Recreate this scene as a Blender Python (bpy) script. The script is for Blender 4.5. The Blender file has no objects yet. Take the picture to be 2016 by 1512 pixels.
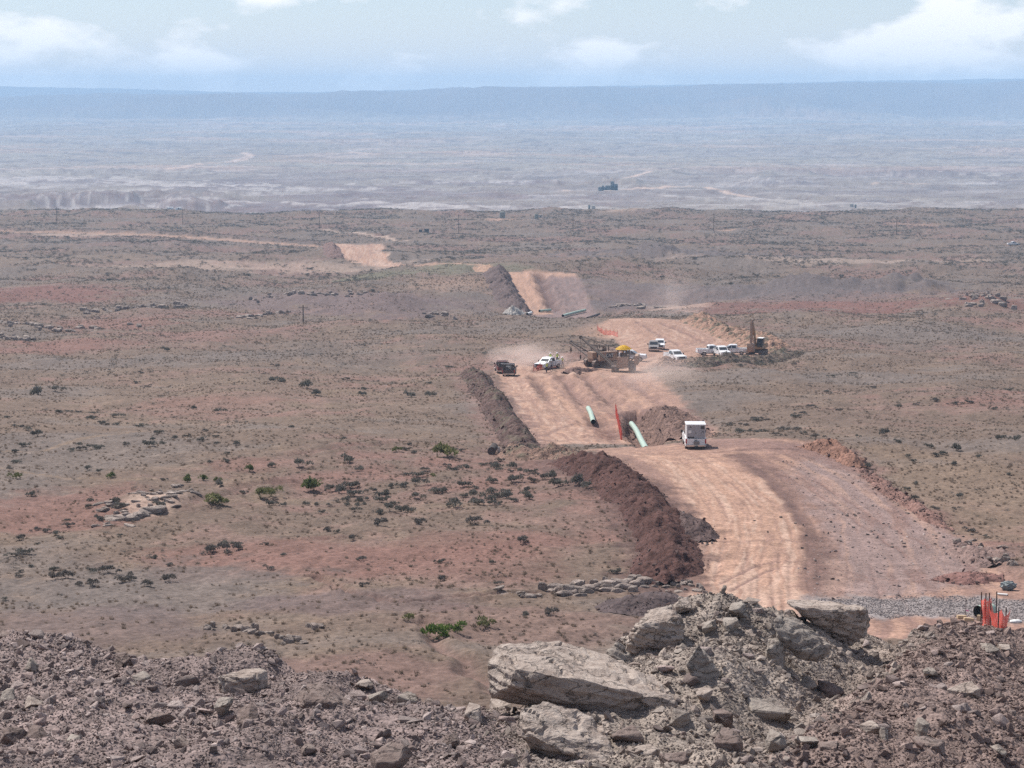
import bpy, bmesh, math, random
import numpy as np
from mathutils import Vector, Matrix, Euler

random.seed(7)
rng = np.random.default_rng(11)
sc = bpy.context.scene
COL = sc.collection

# ---------------------------------------------------------------- camera
F = 4313.0            # focal length in pixels of a 2016 px wide picture
PITCH = math.atan(561.0 / F)
cam_d = bpy.data.cameras.new("camera")
cam = bpy.data.objects.new("camera", cam_d)
COL.objects.link(cam)
cam_d.sensor_width = 36.0
cam_d.lens = 36.0 * F / 2016.0
cam_d.clip_start = 0.5
cam_d.clip_end = 60000.0
cam.location = (0, 0, 0)
cam.rotation_euler = (math.pi / 2 - PITCH, 0, 0)
sc.camera = cam

# ---------------------------------------------------------------- sky and sun
CLOUD_S, CLOUD_O = 13.0, 7.7
SUN_EL = math.radians(52)
SUN_AZ = math.radians(-42)          # measured from +Y (away from the camera) towards +X
world = bpy.data.worlds.new("World")
sc.world = world
world.use_nodes = True
wn = world.node_tree.nodes
wl = world.node_tree.links
wn.clear()
w_out = wn.new("ShaderNodeOutputWorld")
w_bg = wn.new("ShaderNodeBackground")
w_bg.inputs["Strength"].default_value = 0.083
sky = wn.new("ShaderNodeTexSky")
sky.sky_type = 'NISHITA'
sky.sun_disc = False
sky.sun_elevation = SUN_EL
sky.sun_rotation = SUN_AZ
sky.altitude = 1500
sky.air_density = 1.0
sky.dust_density = 0.7
sky.ozone_density = 3.0
# a broken layer of thin cloud over the whole sky
tc = wn.new("ShaderNodeTexCoord")
sep = wn.new("ShaderNodeSeparateXYZ")
wl.new(tc.outputs["Generated"], sep.inputs[0])
def wmath(op, a, b=None, c=None):
    n = wn.new("ShaderNodeMath"); n.operation = op
    for i, v in enumerate((a, b, c)):
        if v is None: continue
        if isinstance(v, (int, float)): n.inputs[i].default_value = v
        else: wl.new(v, n.inputs[i])
    return n.outputs[0]
zz = wmath('MAXIMUM', sep.outputs[2], 0.0)
comb = wn.new("ShaderNodeCombineXYZ")
wl.new(wmath('MULTIPLY', sep.outputs[0], CLOUD_S), comb.inputs[0])
wl.new(wmath('MULTIPLY', sep.outputs[1], CLOUD_S), comb.inputs[1])
wl.new(wmath('MULTIPLY_ADD', sep.outputs[2], CLOUD_S * 2.3, CLOUD_O), comb.inputs[2])
cn = wn.new("ShaderNodeTexNoise")
cn.inputs["Scale"].default_value = 1.0
cn.inputs["Detail"].default_value = 9
cn.inputs["Roughness"].default_value = 0.55
cn.inputs["Distortion"].default_value = 0.1
wl.new(comb.outputs[0], cn.inputs["Vector"])
cr = wn.new("ShaderNodeValToRGB")
cr.color_ramp.elements[0].position = 0.515
cr.color_ramp.elements[0].color = (0, 0, 0, 1)
cr.color_ramp.elements[1].position = 0.61
cr.color_ramp.elements[1].color = (1, 1, 1, 1)
wl.new(cn.outputs[0], cr.inputs[0])
# thin high veil: its path lengthens, so it whitens, towards the horizon all round
veil = wmath('SUBTRACT', 1.0, wmath('EXPONENT', wmath('DIVIDE', -0.0015, wmath('POWER', wmath('ADD', zz, 0.018), 2.0))))
def wblend(fac, a_, colour):
    n = wn.new("ShaderNodeMix"); n.data_type = 'RGBA'
    wl.new(fac, n.inputs["Factor"]); wl.new(a_, n.inputs["A"]); n.inputs["B"].default_value = (*colour, 1)
    return n.outputs["Result"]
hazy = wblend(wmath('MULTIPLY', veil, 0.95), sky.outputs[0], (9.6, 8.5, 7.8))
cloudy = wblend(wmath('MULTIPLY', cr.outputs[0], 0.75), hazy, (13.6, 12.8, 12.2))
wl.new(cloudy, w_bg.inputs["Color"])
wl.new(w_bg.outputs[0], w_out.inputs[0])

sun_d = bpy.data.lights.new("sun", 'SUN')
sun_d.energy = 5.0
sun_d.angle = math.radians(0.7)
sun_d.color = (1.0, 0.955, 0.89)
sun = bpy.data.objects.new("sun", sun_d)
COL.objects.link(sun)
sdir = Vector((math.sin(SUN_AZ) * math.cos(SUN_EL), math.cos(SUN_AZ) * math.cos(SUN_EL), math.sin(SUN_EL)))
sun.rotation_euler = sdir.to_track_quat('Z', 'Y').to_euler()

sc.view_settings.view_transform = 'Standard'
sc.view_settings.look = 'None'
sc.view_settings.gamma = 1.0
sc.view_settings.use_curve_mapping = False
sc.view_settings.exposure = 0.38
sc.render.engine = 'CYCLES'
sc.cycles.use_denoising = False
sc.cycles.max_bounces = 6
sc.cycles.diffuse_bounces = 3
sc.cycles.volume_bounces = 2
sc.cycles.transparent_max_bounces = 12

# ---------------------------------------------------------------- numeric helpers
_perm = np.random.default_rng(3).permutation(4096).astype(np.int32)
_perm = np.concatenate([_perm, _perm])
_ang = np.random.default_rng(5).uniform(0, 2 * np.pi, 4096).astype(np.float32)
_gx, _gy = np.cos(_ang), np.sin(_ang)

def perlin(x, y, seed=0):
    x = np.asarray(x, np.float64); y = np.asarray(y, np.float64)
    xi = np.floor(x).astype(np.int64); yi = np.floor(y).astype(np.int64)
    fx = (x - xi).astype(np.float32); fy = (y - yi).astype(np.float32)
    u = fx * fx * fx * (fx * (fx * 6 - 15) + 10); v = fy * fy * fy * (fy * (fy * 6 - 15) + 10)
    def h(ix, iy):
        return _perm[(_perm[(ix + seed * 131) & 4095] + iy) & 4095]
    a = h(xi, yi); b = h(xi + 1, yi); c = h(xi, yi + 1); d = h(xi + 1, yi + 1)
    na = _gx[a] * fx + _gy[a] * fy
    nb = _gx[b] * (fx - 1) + _gy[b] * fy
    nc = _gx[c] * fx + _gy[c] * (fy - 1)
    nd = _gx[d] * (fx - 1) + _gy[d] * (fy - 1)
    return (na + u * (nb - na)) * (1 - v) + (nc + u * (nd - nc)) * v

def fbm(x, y, octaves=4, seed=0, gain=0.5, lac=2.03, turn=True):
    s = 0; a = 1.0; f = 1.0
    for i in range(octaves):
        if turn:
            c_, s_ = math.cos(0.6 + 1.1 * i), math.sin(0.6 + 1.1 * i)
            s = s + a * perlin((x * c_ - y * s_) * f + 17.3 * i, (x * s_ + y * c_) * f - 9.1 * i, seed + i)
        else:
            s = s + a * perlin(x * f + 17.3 * i, y * f - 9.1 * i, seed + i)
        a *= gain; f *= lac
    return s * 1.4

def sstep(a, b, x):
    t = np.clip((x - a) / (b - a), 0, 1)
    return t * t * (3 - 2 * t)

_cp, _sp = math.cos(PITCH), math.sin(PITCH)
def ray(px, py):
    v = (756.0 - py) / F
    return np.array([(px - 1008.0) / F, _cp + v * _sp, -_sp + v * _cp])
def at(px, py, D):
    """world point at picture position (px, py), D metres ahead"""
    r = ray(px, py)
    return r * (D / r[1])

# ---------------------------------------------------------------- the lie of the land
# a profile running away from the camera: (picture row, metres ahead)
LROWS = [(1380, 112), (1250, 128), (1150, 148), (1000, 178), (880, 215), (800, 272), (740, 345), (680, 440),
         (620, 560), (560, 720), (500, 950), (450, 1250), (414, 1560)]
_Ld = [20, 60, 90] + [d for _, d in LROWS]
_Lz = [-29.5, -30.0, -30.6] + [at(1008, r, d)[2] for r, d in LROWS]
_Ld += [1800, 2000, 2300, 2800, 3600, 4300, 5600, 7500, 9000, 10000, 11000]
_Lz += [-98, -108, -112, -116, -121, -125, -122, -113, -101, -93, -80]
_ls = np.linspace(math.log(20), math.log(11000), 1200)
_lz = np.interp(_ls, np.log(_Ld), _Lz)
_k = np.exp(-0.5 * (np.arange(-30, 31) / 11.0) ** 2); _k /= _k.sum()
_lz = np.convolve(np.pad(_lz, 30, mode='edge'), _k, mode='valid')
def Lprof(D):
    return np.interp(np.log(D), _ls, _lz)

ANCH = [  # (px, py, D): where the ground passes in the picture, metres ahead
    (1465, 1190, 140), (1480, 1050, 165), (1420, 950, 188), (1365, 884, 208), (1250, 890, 205), (1500, 868, 212), (1600, 870, 214),
    (1120, 868, 232), (1300, 860, 248), (1400, 850, 246), (1250, 800, 292), (1150, 750, 338), (1040, 790, 285), (1330, 790, 292),
    (1250, 742, 345), (1000, 742, 345), (1215, 716, 372), (1085, 722, 366), (1290, 692, 414), (1400, 702, 405), (1475, 696, 416),
    (1320, 650, 478), (1250, 628, 505), (1400, 640, 500), (1560, 690, 415),
    (1090, 620, 645), (1090, 540, 752), (1150, 622, 640), (900, 620, 590), (1010, 618, 640), (1020, 536, 752), (1140, 536, 752), (960, 528, 775),
    (700, 522, 860), (700, 485, 920), (850, 526, 800),
    (1760, 1210, 136), (1950, 1150, 148), (1850, 1020, 172), (1700, 920, 198),
    (1800, 600, 600), (1800, 700, 400), (1700, 560, 730), (1960, 800, 272), (1960, 880, 214), (1700, 800, 275),
    (1300, 590, 690), (1400, 610, 600),
    (60, 455, 1220), (350, 466, 1150), (620, 486, 1030),
]
for p in (-700, -100, 300, 700):
    for r, d in LROWS:
        ANCH.append((p, r, d))
for p in (2300, 2800):
    for r, d in LROWS:
        ANCH.append((p, r, d))
for p in (1400, 1000, 1750):
    for r, d in ((500, 950), (450, 1250), (414, 1560)):
        ANCH.append((p, r, d))
_pts = np.array([at(*a) for a in ANCH])
def _feat(x, y):
    return (x / y) * (F / 1000.0) * 1.3, np.log(y) * 2.2
_fu, _fv = _feat(_pts[:, 0], _pts[:, 1])
_res = _pts[:, 2] - Lprof(_pts[:, 1])
# far anchors pin the correction to nothing
for p in (-1.2, -0.5, 0, 0.5, 1.2):
    for d in (45, 75, 100, 1900, 2600):
        _fu = np.append(_fu, p * 1.3); _fv = np.append(_fv, math.log(d) * 2.2); _res = np.append(_res, 0.0)
def _tps(r2):
    return np.where(r2 > 1e-12, 0.5 * r2 * np.log(np.maximum(r2, 1e-12)), 0)
_n = len(_fu)
_A = np.zeros((_n + 3, _n + 3))
_A[:_n, :_n] = _tps((_fu[:, None] - _fu) ** 2 + (_fv[:, None] - _fv) ** 2) + np.eye(_n) * 1e-3
_A[:_n, _n] = 1; _A[:_n, _n + 1] = _fu; _A[:_n, _n + 2] = _fv
_A[_n:, :_n] = _A[:_n, _n:].T
_W = np.linalg.solve(_A, np.concatenate([_res, np.zeros(3)]))
def zbase(x, y):
    shp = np.shape(x)
    x = np.ravel(x).astype(np.float64); y = np.ravel(y).astype(np.float64)
    z = Lprof(y)
    near = np.where((y < 2600) & (y > 42))[0]
    if len(near):
        u, v = _feat(x[near], y[near])
        acc = _W[_n] + _W[_n + 1] * u + _W[_n + 2] * v
        for i in range(_n):
            acc += _W[i] * _tps((u - _fu[i]) ** 2 + (v - _fv[i]) ** 2)
        acc *= (1 - sstep(1500, 2000, y[near])) * sstep(70, 100, y[near])
        z[near] += acc
    return z.reshape(shp)
_mD = np.exp(np.linspace(math.log(90), math.log(9000), 4000))
def gp(px, py):
    """ground point seen at a picture position (on the smooth land)"""
    r = ray(px, py); r = r / r[1]
    x = r[0] * _mD; zr = r[2] * _mD
    zb = zbase(x, _mD)
    i = np.argmax(zr <= zb)
    if i == 0: i = len(_mD) - 1
    t = (zr[i - 1] - zb[i - 1]) / max(1e-9, (zr[i - 1] - zb[i - 1]) - (zr[i] - zb[i]))
    d = _mD[i - 1] + t * (_mD[i] - _mD[i - 1])
    return np.array([r[0] * d, d, r[2] * d])
def gpl(lst):
    return np.array([gp(*p) for p in lst])

def polyline_coords(pts, x, y):
    """signed distance across, and length along, a polyline"""
    best = np.full(x.shape, 1e9); sgn = np.zeros(x.shape); al = np.zeros(x.shape)
    acc = 0.0
    for a, b in zip(pts[:-1], pts[1:]):
        dx, dy = b[0] - a[0], b[1] - a[1]
        L = math.hypot(dx, dy)
        t = np.clip(((x - a[0]) * dx + (y - a[1]) * dy) / (L * L), 0, 1)
        ex, ey = x - (a[0] + t * dx), y - (a[1] + t * dy)
        d = np.hypot(ex, ey)
        m = d < best
        best = np.where(m, d, best)
        sgn = np.where(m, np.sign(dx * ey - dy * ex), sgn)
        al = np.where(m, acc + t * L, al)
        acc += L
    return best * -sgn, al       # positive to the right of the direction of travel
def polygon_sd(pts, x, y):
    """signed distance to a polygon, negative inside"""
    best = np.full(x.shape, 1e9); ins = np.zeros(x.shape, bool)
    n = len(pts)
    for i in range(n):
        a, b = pts[i], pts[(i + 1) % n]
        dx, dy = b[0] - a[0], b[1] - a[1]
        t = np.clip(((x - a[0]) * dx + (y - a[1]) * dy) / (dx * dx + dy * dy + 1e-12), 0, 1)
        best = np.minimum(best, np.hypot(x - a[0] - t * dx, y - a[1] - t * dy))
        c = ((a[1] > y) != (b[1] > y))
        with np.errstate(divide='ignore', invalid='ignore'):
            xi = dx * (y - a[1]) / (b[1] - a[1] + (b[1] == a[1]) * 1e-12) + a[0]
        ins ^= c & (x < xi)
    return np.where(ins, -best, best)
def smooth_poly(pts, k=8):
    """Catmull-Rom through the points"""
    P = [np.array(p, float) for p in pts]
    P = [2 * P[0] - P[1]] + P + [2 * P[-1] - P[-2]]
    out = []
    for i in range(1, len(P) - 2):
        for j in range(k):
            t = j / k
            a, b, c, d = P[i - 1], P[i], P[i + 1], P[i + 2]
            out.append(0.5 * ((2 * b) + (-a + c) * t + (2 * a - 5 * b + 4 * c - d) * t * t + (-a + 3 * b - 3 * c + d) * t ** 3))
    out.append(P[-2])
    return np.array(out)

# ---------------------------------------------------------------- materials
def new_mat(name):
    m = bpy.data.materials.new(name); m.use_nodes = True
    nt = m.node_tree
    b = nt.nodes["Principled BSDF"]
    return m, nt, b
def N(nt, t, **kw):
    n = nt.nodes.new(t)
    for k, v in kw.items():
        if k in n.inputs: n.inputs[k].default_value = v
        else: setattr(n, k, v)
    return n
def plain(name, col, rough=0.6, metal=0.0, dust=0.0, spec=0.4):
    """paint, rubber, steel ... with grime that gathers unevenly over it"""
    m, nt, b = new_mat(name)
    tcn = N(nt, "ShaderNodeTexCoord")
    n1 = N(nt, "ShaderNodeTexNoise", Scale=2.3, Detail=6.0, Roughness=0.65)
    nt.links.new(tcn.outputs["Object"], n1.inputs["Vector"])
    r = N(nt, "ShaderNodeMapRange")
    r.inputs[1].default_value = 0.35; r.inputs[2].default_value = 0.75
    r.inputs[3].default_value = dust * 0.35; r.inputs[4].default_value = min(1.0, dust * 1.5)
    nt.links.new(n1.outputs[0], r.inputs[0])
    mx = N(nt, "ShaderNodeMix", data_type='RGBA')
    mx.inputs["A"].default_value = (*col, 1)
    mx.inputs["B"].default_value = (0.33, 0.215, 0.17, 1)
    nt.links.new(r.outputs[0], mx.inputs["Factor"])
    nt.links.new(mx.outputs["Result"], b.inputs["Base Color"])
    b.inputs["Roughness"].default_value = rough
    b.inputs["Metallic"].default_value = metal
    b.inputs["Specular IOR Level"].default_value = spec
    return m

def ground_mat(name, fine=3.0, bump=0.35, dist=0.12, stones=0.0):
    m, nt, b = new_mat(name)
    at_ = N(nt, "ShaderNodeAttribute", attribute_name="Col")
    tcn = N(nt, "ShaderNodeTexCoord")
    n1 = N(nt, "ShaderNodeTexNoise", Scale=fine, Detail=8.0, Roughness=0.7)
    n2 = N(nt, "ShaderNodeTexNoise", Scale=fine * 0.23, Detail=5.0, Roughness=0.6)
    nt.links.new(tcn.outputs["Object"], n1.inputs["Vector"])
    nt.links.new(tcn.outputs["Object"], n2.inputs["Vector"])
    mr = N(nt, "ShaderNodeMapRange")
    mr.inputs[1].default_value = 0.3; mr.inputs[2].default_value = 0.7
    mr.inputs[3].default_value = 0.55; mr.inputs[4].default_value = 1.45
    nt.links.new(n1.outputs[0], mr.inputs[0])
    mr2 = N(nt, "ShaderNodeMapRange")
    mr2.inputs[1].default_value = 0.3; mr2.inputs[2].default_value = 0.7
    mr2.inputs[3].default_value = 0.86; mr2.inputs[4].default_value = 1.14
    nt.links.new(n2.outputs[0], mr2.inputs[0])
    mul = N(nt, "ShaderNodeMath", operation='MULTIPLY')
    nt.links.new(mr.outputs[0], mul.inputs[0]); nt.links.new(mr2.outputs[0], mul.inputs[1])
    vm = N(nt, "ShaderNodeVectorMath", operation='SCALE')
    nt.links.new(at_.outputs["Color"], vm.inputs[0]); nt.links.new(mul.outputs[0], vm.inputs["Scale"])
    nt.links.new(vm.outputs[0], b.inputs["Base Color"])
    b.inputs["Roughness"].default_value = 0.95
    b.inputs["Specular IOR Level"].default_value = 0.15
    bp = N(nt, "ShaderNodeBump", Strength=bump, Distance=dist)
    h = n1.outputs[0]
    if stones:
        vo = N(nt, "ShaderNodeTexVoronoi", Scale=stones)
        nt.links.new(tcn.outputs["Object"], vo.inputs["Vector"])
        sb = N(nt, "ShaderNodeMath", operation='SUBTRACT')
        nt.links.new(n1.outputs[0], sb.inputs[0]); nt.links.new(vo.outputs["Distance"], sb.inputs[1])
        h = sb.outputs[0]
    nt.links.new(h, bp.inputs["Height"])
    nt.links.new(bp.outputs[0], b.inputs["Normal"])
    return m
M_ground = ground_mat("dry_range_soil", 2.6, 0.5, 0.15)
M_track = ground_mat("graded_earth", 3.5, 0.35, 0.10)
M_bank = ground_mat("rubble_earth", 9.0, 0.7, 0.05, 14.0)
M_berm = ground_mat("turned_earth", 3.0, 0.6, 0.15, 3.0)

# ---------------------------------------------------------------- colours of soil (linear)
C = {k: np.array(v) for k, v in dict(
    grass=(0.134, 0.095, 0.074), dry=(0.172, 0.122, 0.090), soil=(0.165, 0.104, 0.088), red=(0.172, 0.094, 0.077), deepred=(0.158, 0.070, 0.058),
    mauve=(0.128, 0.090, 0.087), greyveg=(0.130, 0.106, 0.096), green=(0.125, 0.118, 0.075), tan=(0.352, 0.216, 0.157), pale=(0.42, 0.305, 0.245),
    orange=(0.37, 0.228, 0.165), brown=(0.180, 0.110, 0.095), dark=(0.100, 0.060, 0.053), stone=(0.210, 0.150, 0.138), gravel=(0.215, 0.190, 0.186),
    grey=(0.100, 0.080, 0.080), white=(0.46, 0.42, 0.40), purple=(0.17, 0.135, 0.145)).items()}

def world_ellipse(px, py, rx, ry):
    c = gp(px, py); a = gp(px, py - ry); b_ = gp(px, py + ry)
    return c[0], c[1], rx * c[1] / F, max(0.5, 0.5 * (a[1] - b_[1]))
RED = [(600, 1110, 380, 45, 'red', .75), (120, 1005, 190, 45, 'red', .8), (850, 1105, 280, 55, 'red', .5), (80, 581, 190, 15, 'deepred', .9), (230, 636, 140, 14, 'red', .9),
       (1560, 603, 320, 11, 'deepred', .85), (1930, 598, 130, 14, 'deepred', .7), (480, 915, 90, 12, 'red', .6), (130, 680, 120, 16, 'red', .7),
       (1480, 585, 420, 16, 'mauve', .8), (740, 605, 200, 22, 'mauve', .9), (560, 590, 160, 18, 'mauve', .8), (1250, 575, 180, 25, 'mauve', .8),
       (1620, 574, 290, 11, 'grey', .95), (1320, 502, 300, 7, 'grey', .95), (1500, 565, 350, 10, 'grey', .6),
       (300, 1160, 380, 50, 'greyveg', .75), (700, 1190, 250, 30, 'mauve', .6), (1050, 1240, 260, 45, 'brown', .45), (150, 1230, 300, 40, 'mauve', .5),
       (640, 1330, 260, 40, 'soil', .8), (800, 540, 240, 10, 'green', .8), (480, 526, 330, 8, 'pale', .5), (150, 512, 260, 6, 'dry', .6), (420, 470, 160, 5, 'dry', .6),
       (1650, 515, 330, 7, 'pale', .45), (1890, 960, 200, 90, 'dry', .8), (1800, 830, 300, 40, 'grass', .6), (500, 770, 500, 60, 'dry', .2),
       (300, 480, 280, 12, 'grey', .35), (150, 463, 160, 4, 'pale', .5), (1000, 433, 75, 3, 'tan', .8), (1250, 411, 160, 3, 'pale', .5),
       (1410, 454, 40, 2, 'orange', .8), (1230, 420, 60, 2, 'pale', .5), (1800, 440, 50, 2, 'tan', .6), (300, 995, 75, 22, 'pale', .6), (480, 945, 60, 18, 'dry', .7),
       (1100, 655, 120, 10, 'dry', .5), (1190, 650, 60, 18, 'tan', .5), (1020, 640, 200, 8, 'greyveg', .4), (1230, 603, 90, 9, 'grey', .7), (1330, 612, 70, 8, 'pale', .5),
       (900, 600, 120, 14, 'mauve', .5), (900, 565, 120, 14, 'orange', .35), (640, 700, 260, 30, 'greyveg', .4), (1800, 660, 300, 25, 'greyveg', .4)]
RED = [(*world_ellipse(*e[:4]), e[4], e[5]) for e in RED]

# cleared right-of-way, one outline per visible stretch
ROW1 = gpl([(1350, 1200), (1365, 1120), (1380, 1060), (1330, 1010), (1275, 950), (1225, 905), (1150, 884), (1250, 878), (1400, 864), (1520, 866), (1600, 872),
            (1660, 895), (1700, 925), (1740, 965), (1800, 1005), (1890, 1050), (1960, 1095), (1985, 1140), (2100, 1160), (2100, 1235), (1800, 1262), (1560, 1262)])
ROW2 = gpl([(1050, 874), (1015, 815), (983, 748), (978, 725), (1010, 712), (1090, 735), (1130, 712), (1180, 700), (1260, 722), (1300, 752), (1350, 795), (1410, 850), (1390, 862), (1230, 872)])
ROW3 = gpl([(1110, 722), (1180, 705), (1225, 690), (1215, 668), (1180, 640), (1200, 628), (1290, 625), (1370, 638), (1430, 655), (1475, 672), (1500, 690), (1480, 702), (1350, 712), (1270, 724), (1180, 726)])
ROW4 = gpl([(1036, 616), (1005, 560), (995, 537), (1060, 534), (1135, 536), (1150, 565), (1168, 614), (1180, 624), (1100, 628), (1040, 624)])
ROW5 = gpl([(690, 518), (662, 501), (654, 485), (690, 481), (718, 484), (745, 481), (758, 488), (751, 497), (768, 505), (760, 512), (800, 520), (835, 527), (780, 526), (722, 521)])
ROWS = [ROW1, ROW2, ROW3, ROW4, ROW5]
LINE1 = smooth_poly(gpl([(1468, 1235), (1466, 1190), (1468, 1120), (1478, 1060), (1462, 1005), (1415, 950), (1350, 905), (1290, 884)]))
LINE2 = smooth_poly(gpl([(1150, 880), (1090, 830), (1050, 785), (1012, 745), (1000, 722)]))
LINE3 = smooth_poly(gpl([(1210, 715), (1300, 690), (1380, 668), (1330, 640), (1270, 628)]))
LINE4 = smooth_poly(gpl([(1058, 618), (1040, 575), (1022, 537)]))
LINE5 = smooth_poly(gpl([(760, 524), (705, 505), (690, 483)]))
GREY1 = gpl([(1620, 1178), (1600, 1120), (1625, 1050), (1585, 985), (1540, 930), (1590, 895), (1660, 900), (1740, 970), (1850, 1030), (1950, 1095), (1930, 1150), (1800, 1178)])
GRAVEL1 = gpl([(1560, 1222), (1600, 1180), (1760, 1176), (1900, 1178), (2100, 1185), (2100, 1225), (1800, 1216)])
DARK1 = smooth_poly(gpl([(1420, 880), (1475, 910), (1520, 965), (1555, 1020), (1600, 1085), (1600, 1170)]))
FURROWS = [(smooth_poly(gpl(p)), w, d, c) for p, w, d, c in [
    ([(1046, 742), (1062, 762), (1082, 792)], 1.3, 0.55, 'dark'), ([(1104, 742), (1128, 768), (1150, 800)], 1.5, 0.5, 'brown'),
    ([(1150, 738), (1180, 768), (1212, 802)], 1.7, 0.6, 'brown'), ([(1170, 828), (1195, 850), (1212, 868)], 2.2, 0.5, 'dark'),
    ([(1225, 740), (1265, 770), (1320, 815)], 1.2, 0.2, 'brown'), ([(1070, 745), (1100, 785), (1150, 840)], 0.8, 0.12, 'orange'),
    ([(1062, 540), (1075, 575), (1092, 612)], 3.2, 1.2, 'dark'), ([(1300, 635), (1360, 660), (1420, 690)], 1.0, 0.25, 'brown'),
    ([(1250, 632), (1290, 655), (1340, 680)], 1.0, 0.2, 'brown'), ([(830, 1232), (880, 1280), (930, 1330), (980, 1365)], 1.0, 0.3, 'soil'),
    ([(620, 1140), (760, 1190), (900, 1185), (1040, 1165), (1090, 1160)], 0.7, 0.35, 'brown'), ([(380, 995), (450, 970), (520, 950), (600, 948)], 1.6, 0.35, 'soil'),
    ([(560, 900), (700, 880), (820, 872), (980, 886)], 1.4, 0.35, 'brown'), ([(1120, 742), (1090, 738), (1060, 732), (1040, 728)], 1.2, 0.3, 'dark'), ([(1420, 1150), (1500, 1110), (1600, 1110), (1720, 1140), (1850, 1150)], .3, .05, 'brown'),
    ([(1440, 1165), (1520, 1120), (1600, 1122), (1720, 1150)], .3, .05, 'brown'), ([(1330, 905), (1460, 900), (1600, 945), (1720, 1020), (1830, 1080)], .35, .06, 'brown'), ([(1330, 912), (1450, 908), (1580, 955), (1690, 1030), (1790, 1100)], .35, .06, 'brown'),
    ([(1390, 1062), (1450, 1066), (1530, 1062), (1600, 1070)], .3, .04, 'brown'), ([(1300, 893), (1400, 892), (1520, 884), (1600, 888)], .4, .06, 'dark'), ([(1060, 860), (1120, 838), (1180, 842), (1210, 852)], .5, .06, 'brown')]]
SPILL = [(smooth_poly(gpl(q_)), w_, k_) for q_, w_, k_ in [([(1300, 1150), (1318, 1095), (1296, 1040), (1256, 990), (1215, 952), (1168, 922), (1112, 904)], 2.4, 'dark'), ([(1028, 880), (998, 838), (972, 797), (946, 760), (922, 741)], 2.0, 'brown'),
    ([(1570, 882), (1620, 886), (1665, 902), (1692, 920)], 1.6, 'brown'), ([(1285, 812), (1300, 830), (1318, 852)], 4.0, 'brown'), ([(1400, 868), (1480, 876), (1590, 890)], 2.6, 'brown')]]
PIT = gpl([(1228, 812), (1258, 808), (1300, 830), (1310, 872), (1255, 880), (1236, 862), (1228, 835)])
ROADS = [(smooth_poly(gpl(p)), w, c) for p, w, c in [
    ([(-200, 448), (0, 456), (130, 458), (290, 463), (440, 472), (530, 479), (640, 487)], 6.0, 'tan'),
    ([(630, 452), (670, 457), (740, 467), (800, 476)], 2.2, 'pale'), ([(740, 433), (900, 431), (1000, 434), (1080, 431)], 3.0, 'dry'),
    ([(770, 524), (840, 527), (900, 527), (960, 530)], 2.5, 'orange'), ([(0, 925), (120, 938), (260, 946), (360, 940)], 0.35, 'dry'),
    ([(0, 885), (90, 880), (180, 862), (280, 850)], 0.5, 'dry'), ([(1120, 424), (1300, 421), (1600, 419)], 2.2, 'mauve')]]
FARROADS = [([(1390, 366), (1420, 376), (1490, 390)], 7), ([(330, 334), (400, 322), (460, 318), (492, 305), (480, 298)], 14), ([(1230, 352), (1262, 345), (1280, 340)], 7),
            ([(1090, 378), (1240, 374), (1330, 366), (1390, 366)], 10), ([(1720, 362), (1860, 360)], 9), ([(680, 298), (740, 306)], 16), ([(900, 318), (1010, 316)], 8)]
FARROADS = [(smooth_poly(gpl(p)), w) for p, w in FARROADS]

# ---------------------------------------------------------------- height and colour of the open land
RIDGE_P = [-800, -300, 0, 150, 330, 480, 530, 620, 700, 860, 1000, 1400, 1700, 2016, 2400, 2900]
RIDGE_Y = [197, 194, 191, 187, 184, 183, 188, 184, 179, 176, 172, 168, 163, 160, 158, 156]
RIDGE2_Y = [170, 170, 170, 173, 177, 182, 181, 181, 179, 176, 172, 166, 160, 155, 150, 150]
MOUNDS = [(*world_ellipse(760, 604, 75, 16), 4.0), (*world_ellipse(1580, 574, 300, 7), 4.6), (*world_ellipse(1800, 572, 80, 6), 4.0), (*world_ellipse(640, 590, 120, 12), 1.8),
          (*world_ellipse(1300, 503, 190, 5), 4.2), (*world_ellipse(270, 1000, 90, 20), 0.5), (*world_ellipse(350, 540, 300, 8), 2.0), (*world_ellipse(1930, 603, 110, 7), 3.0)]
def px_of(x, y):
    return 1008 + (x / y) * F * 1.0

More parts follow.
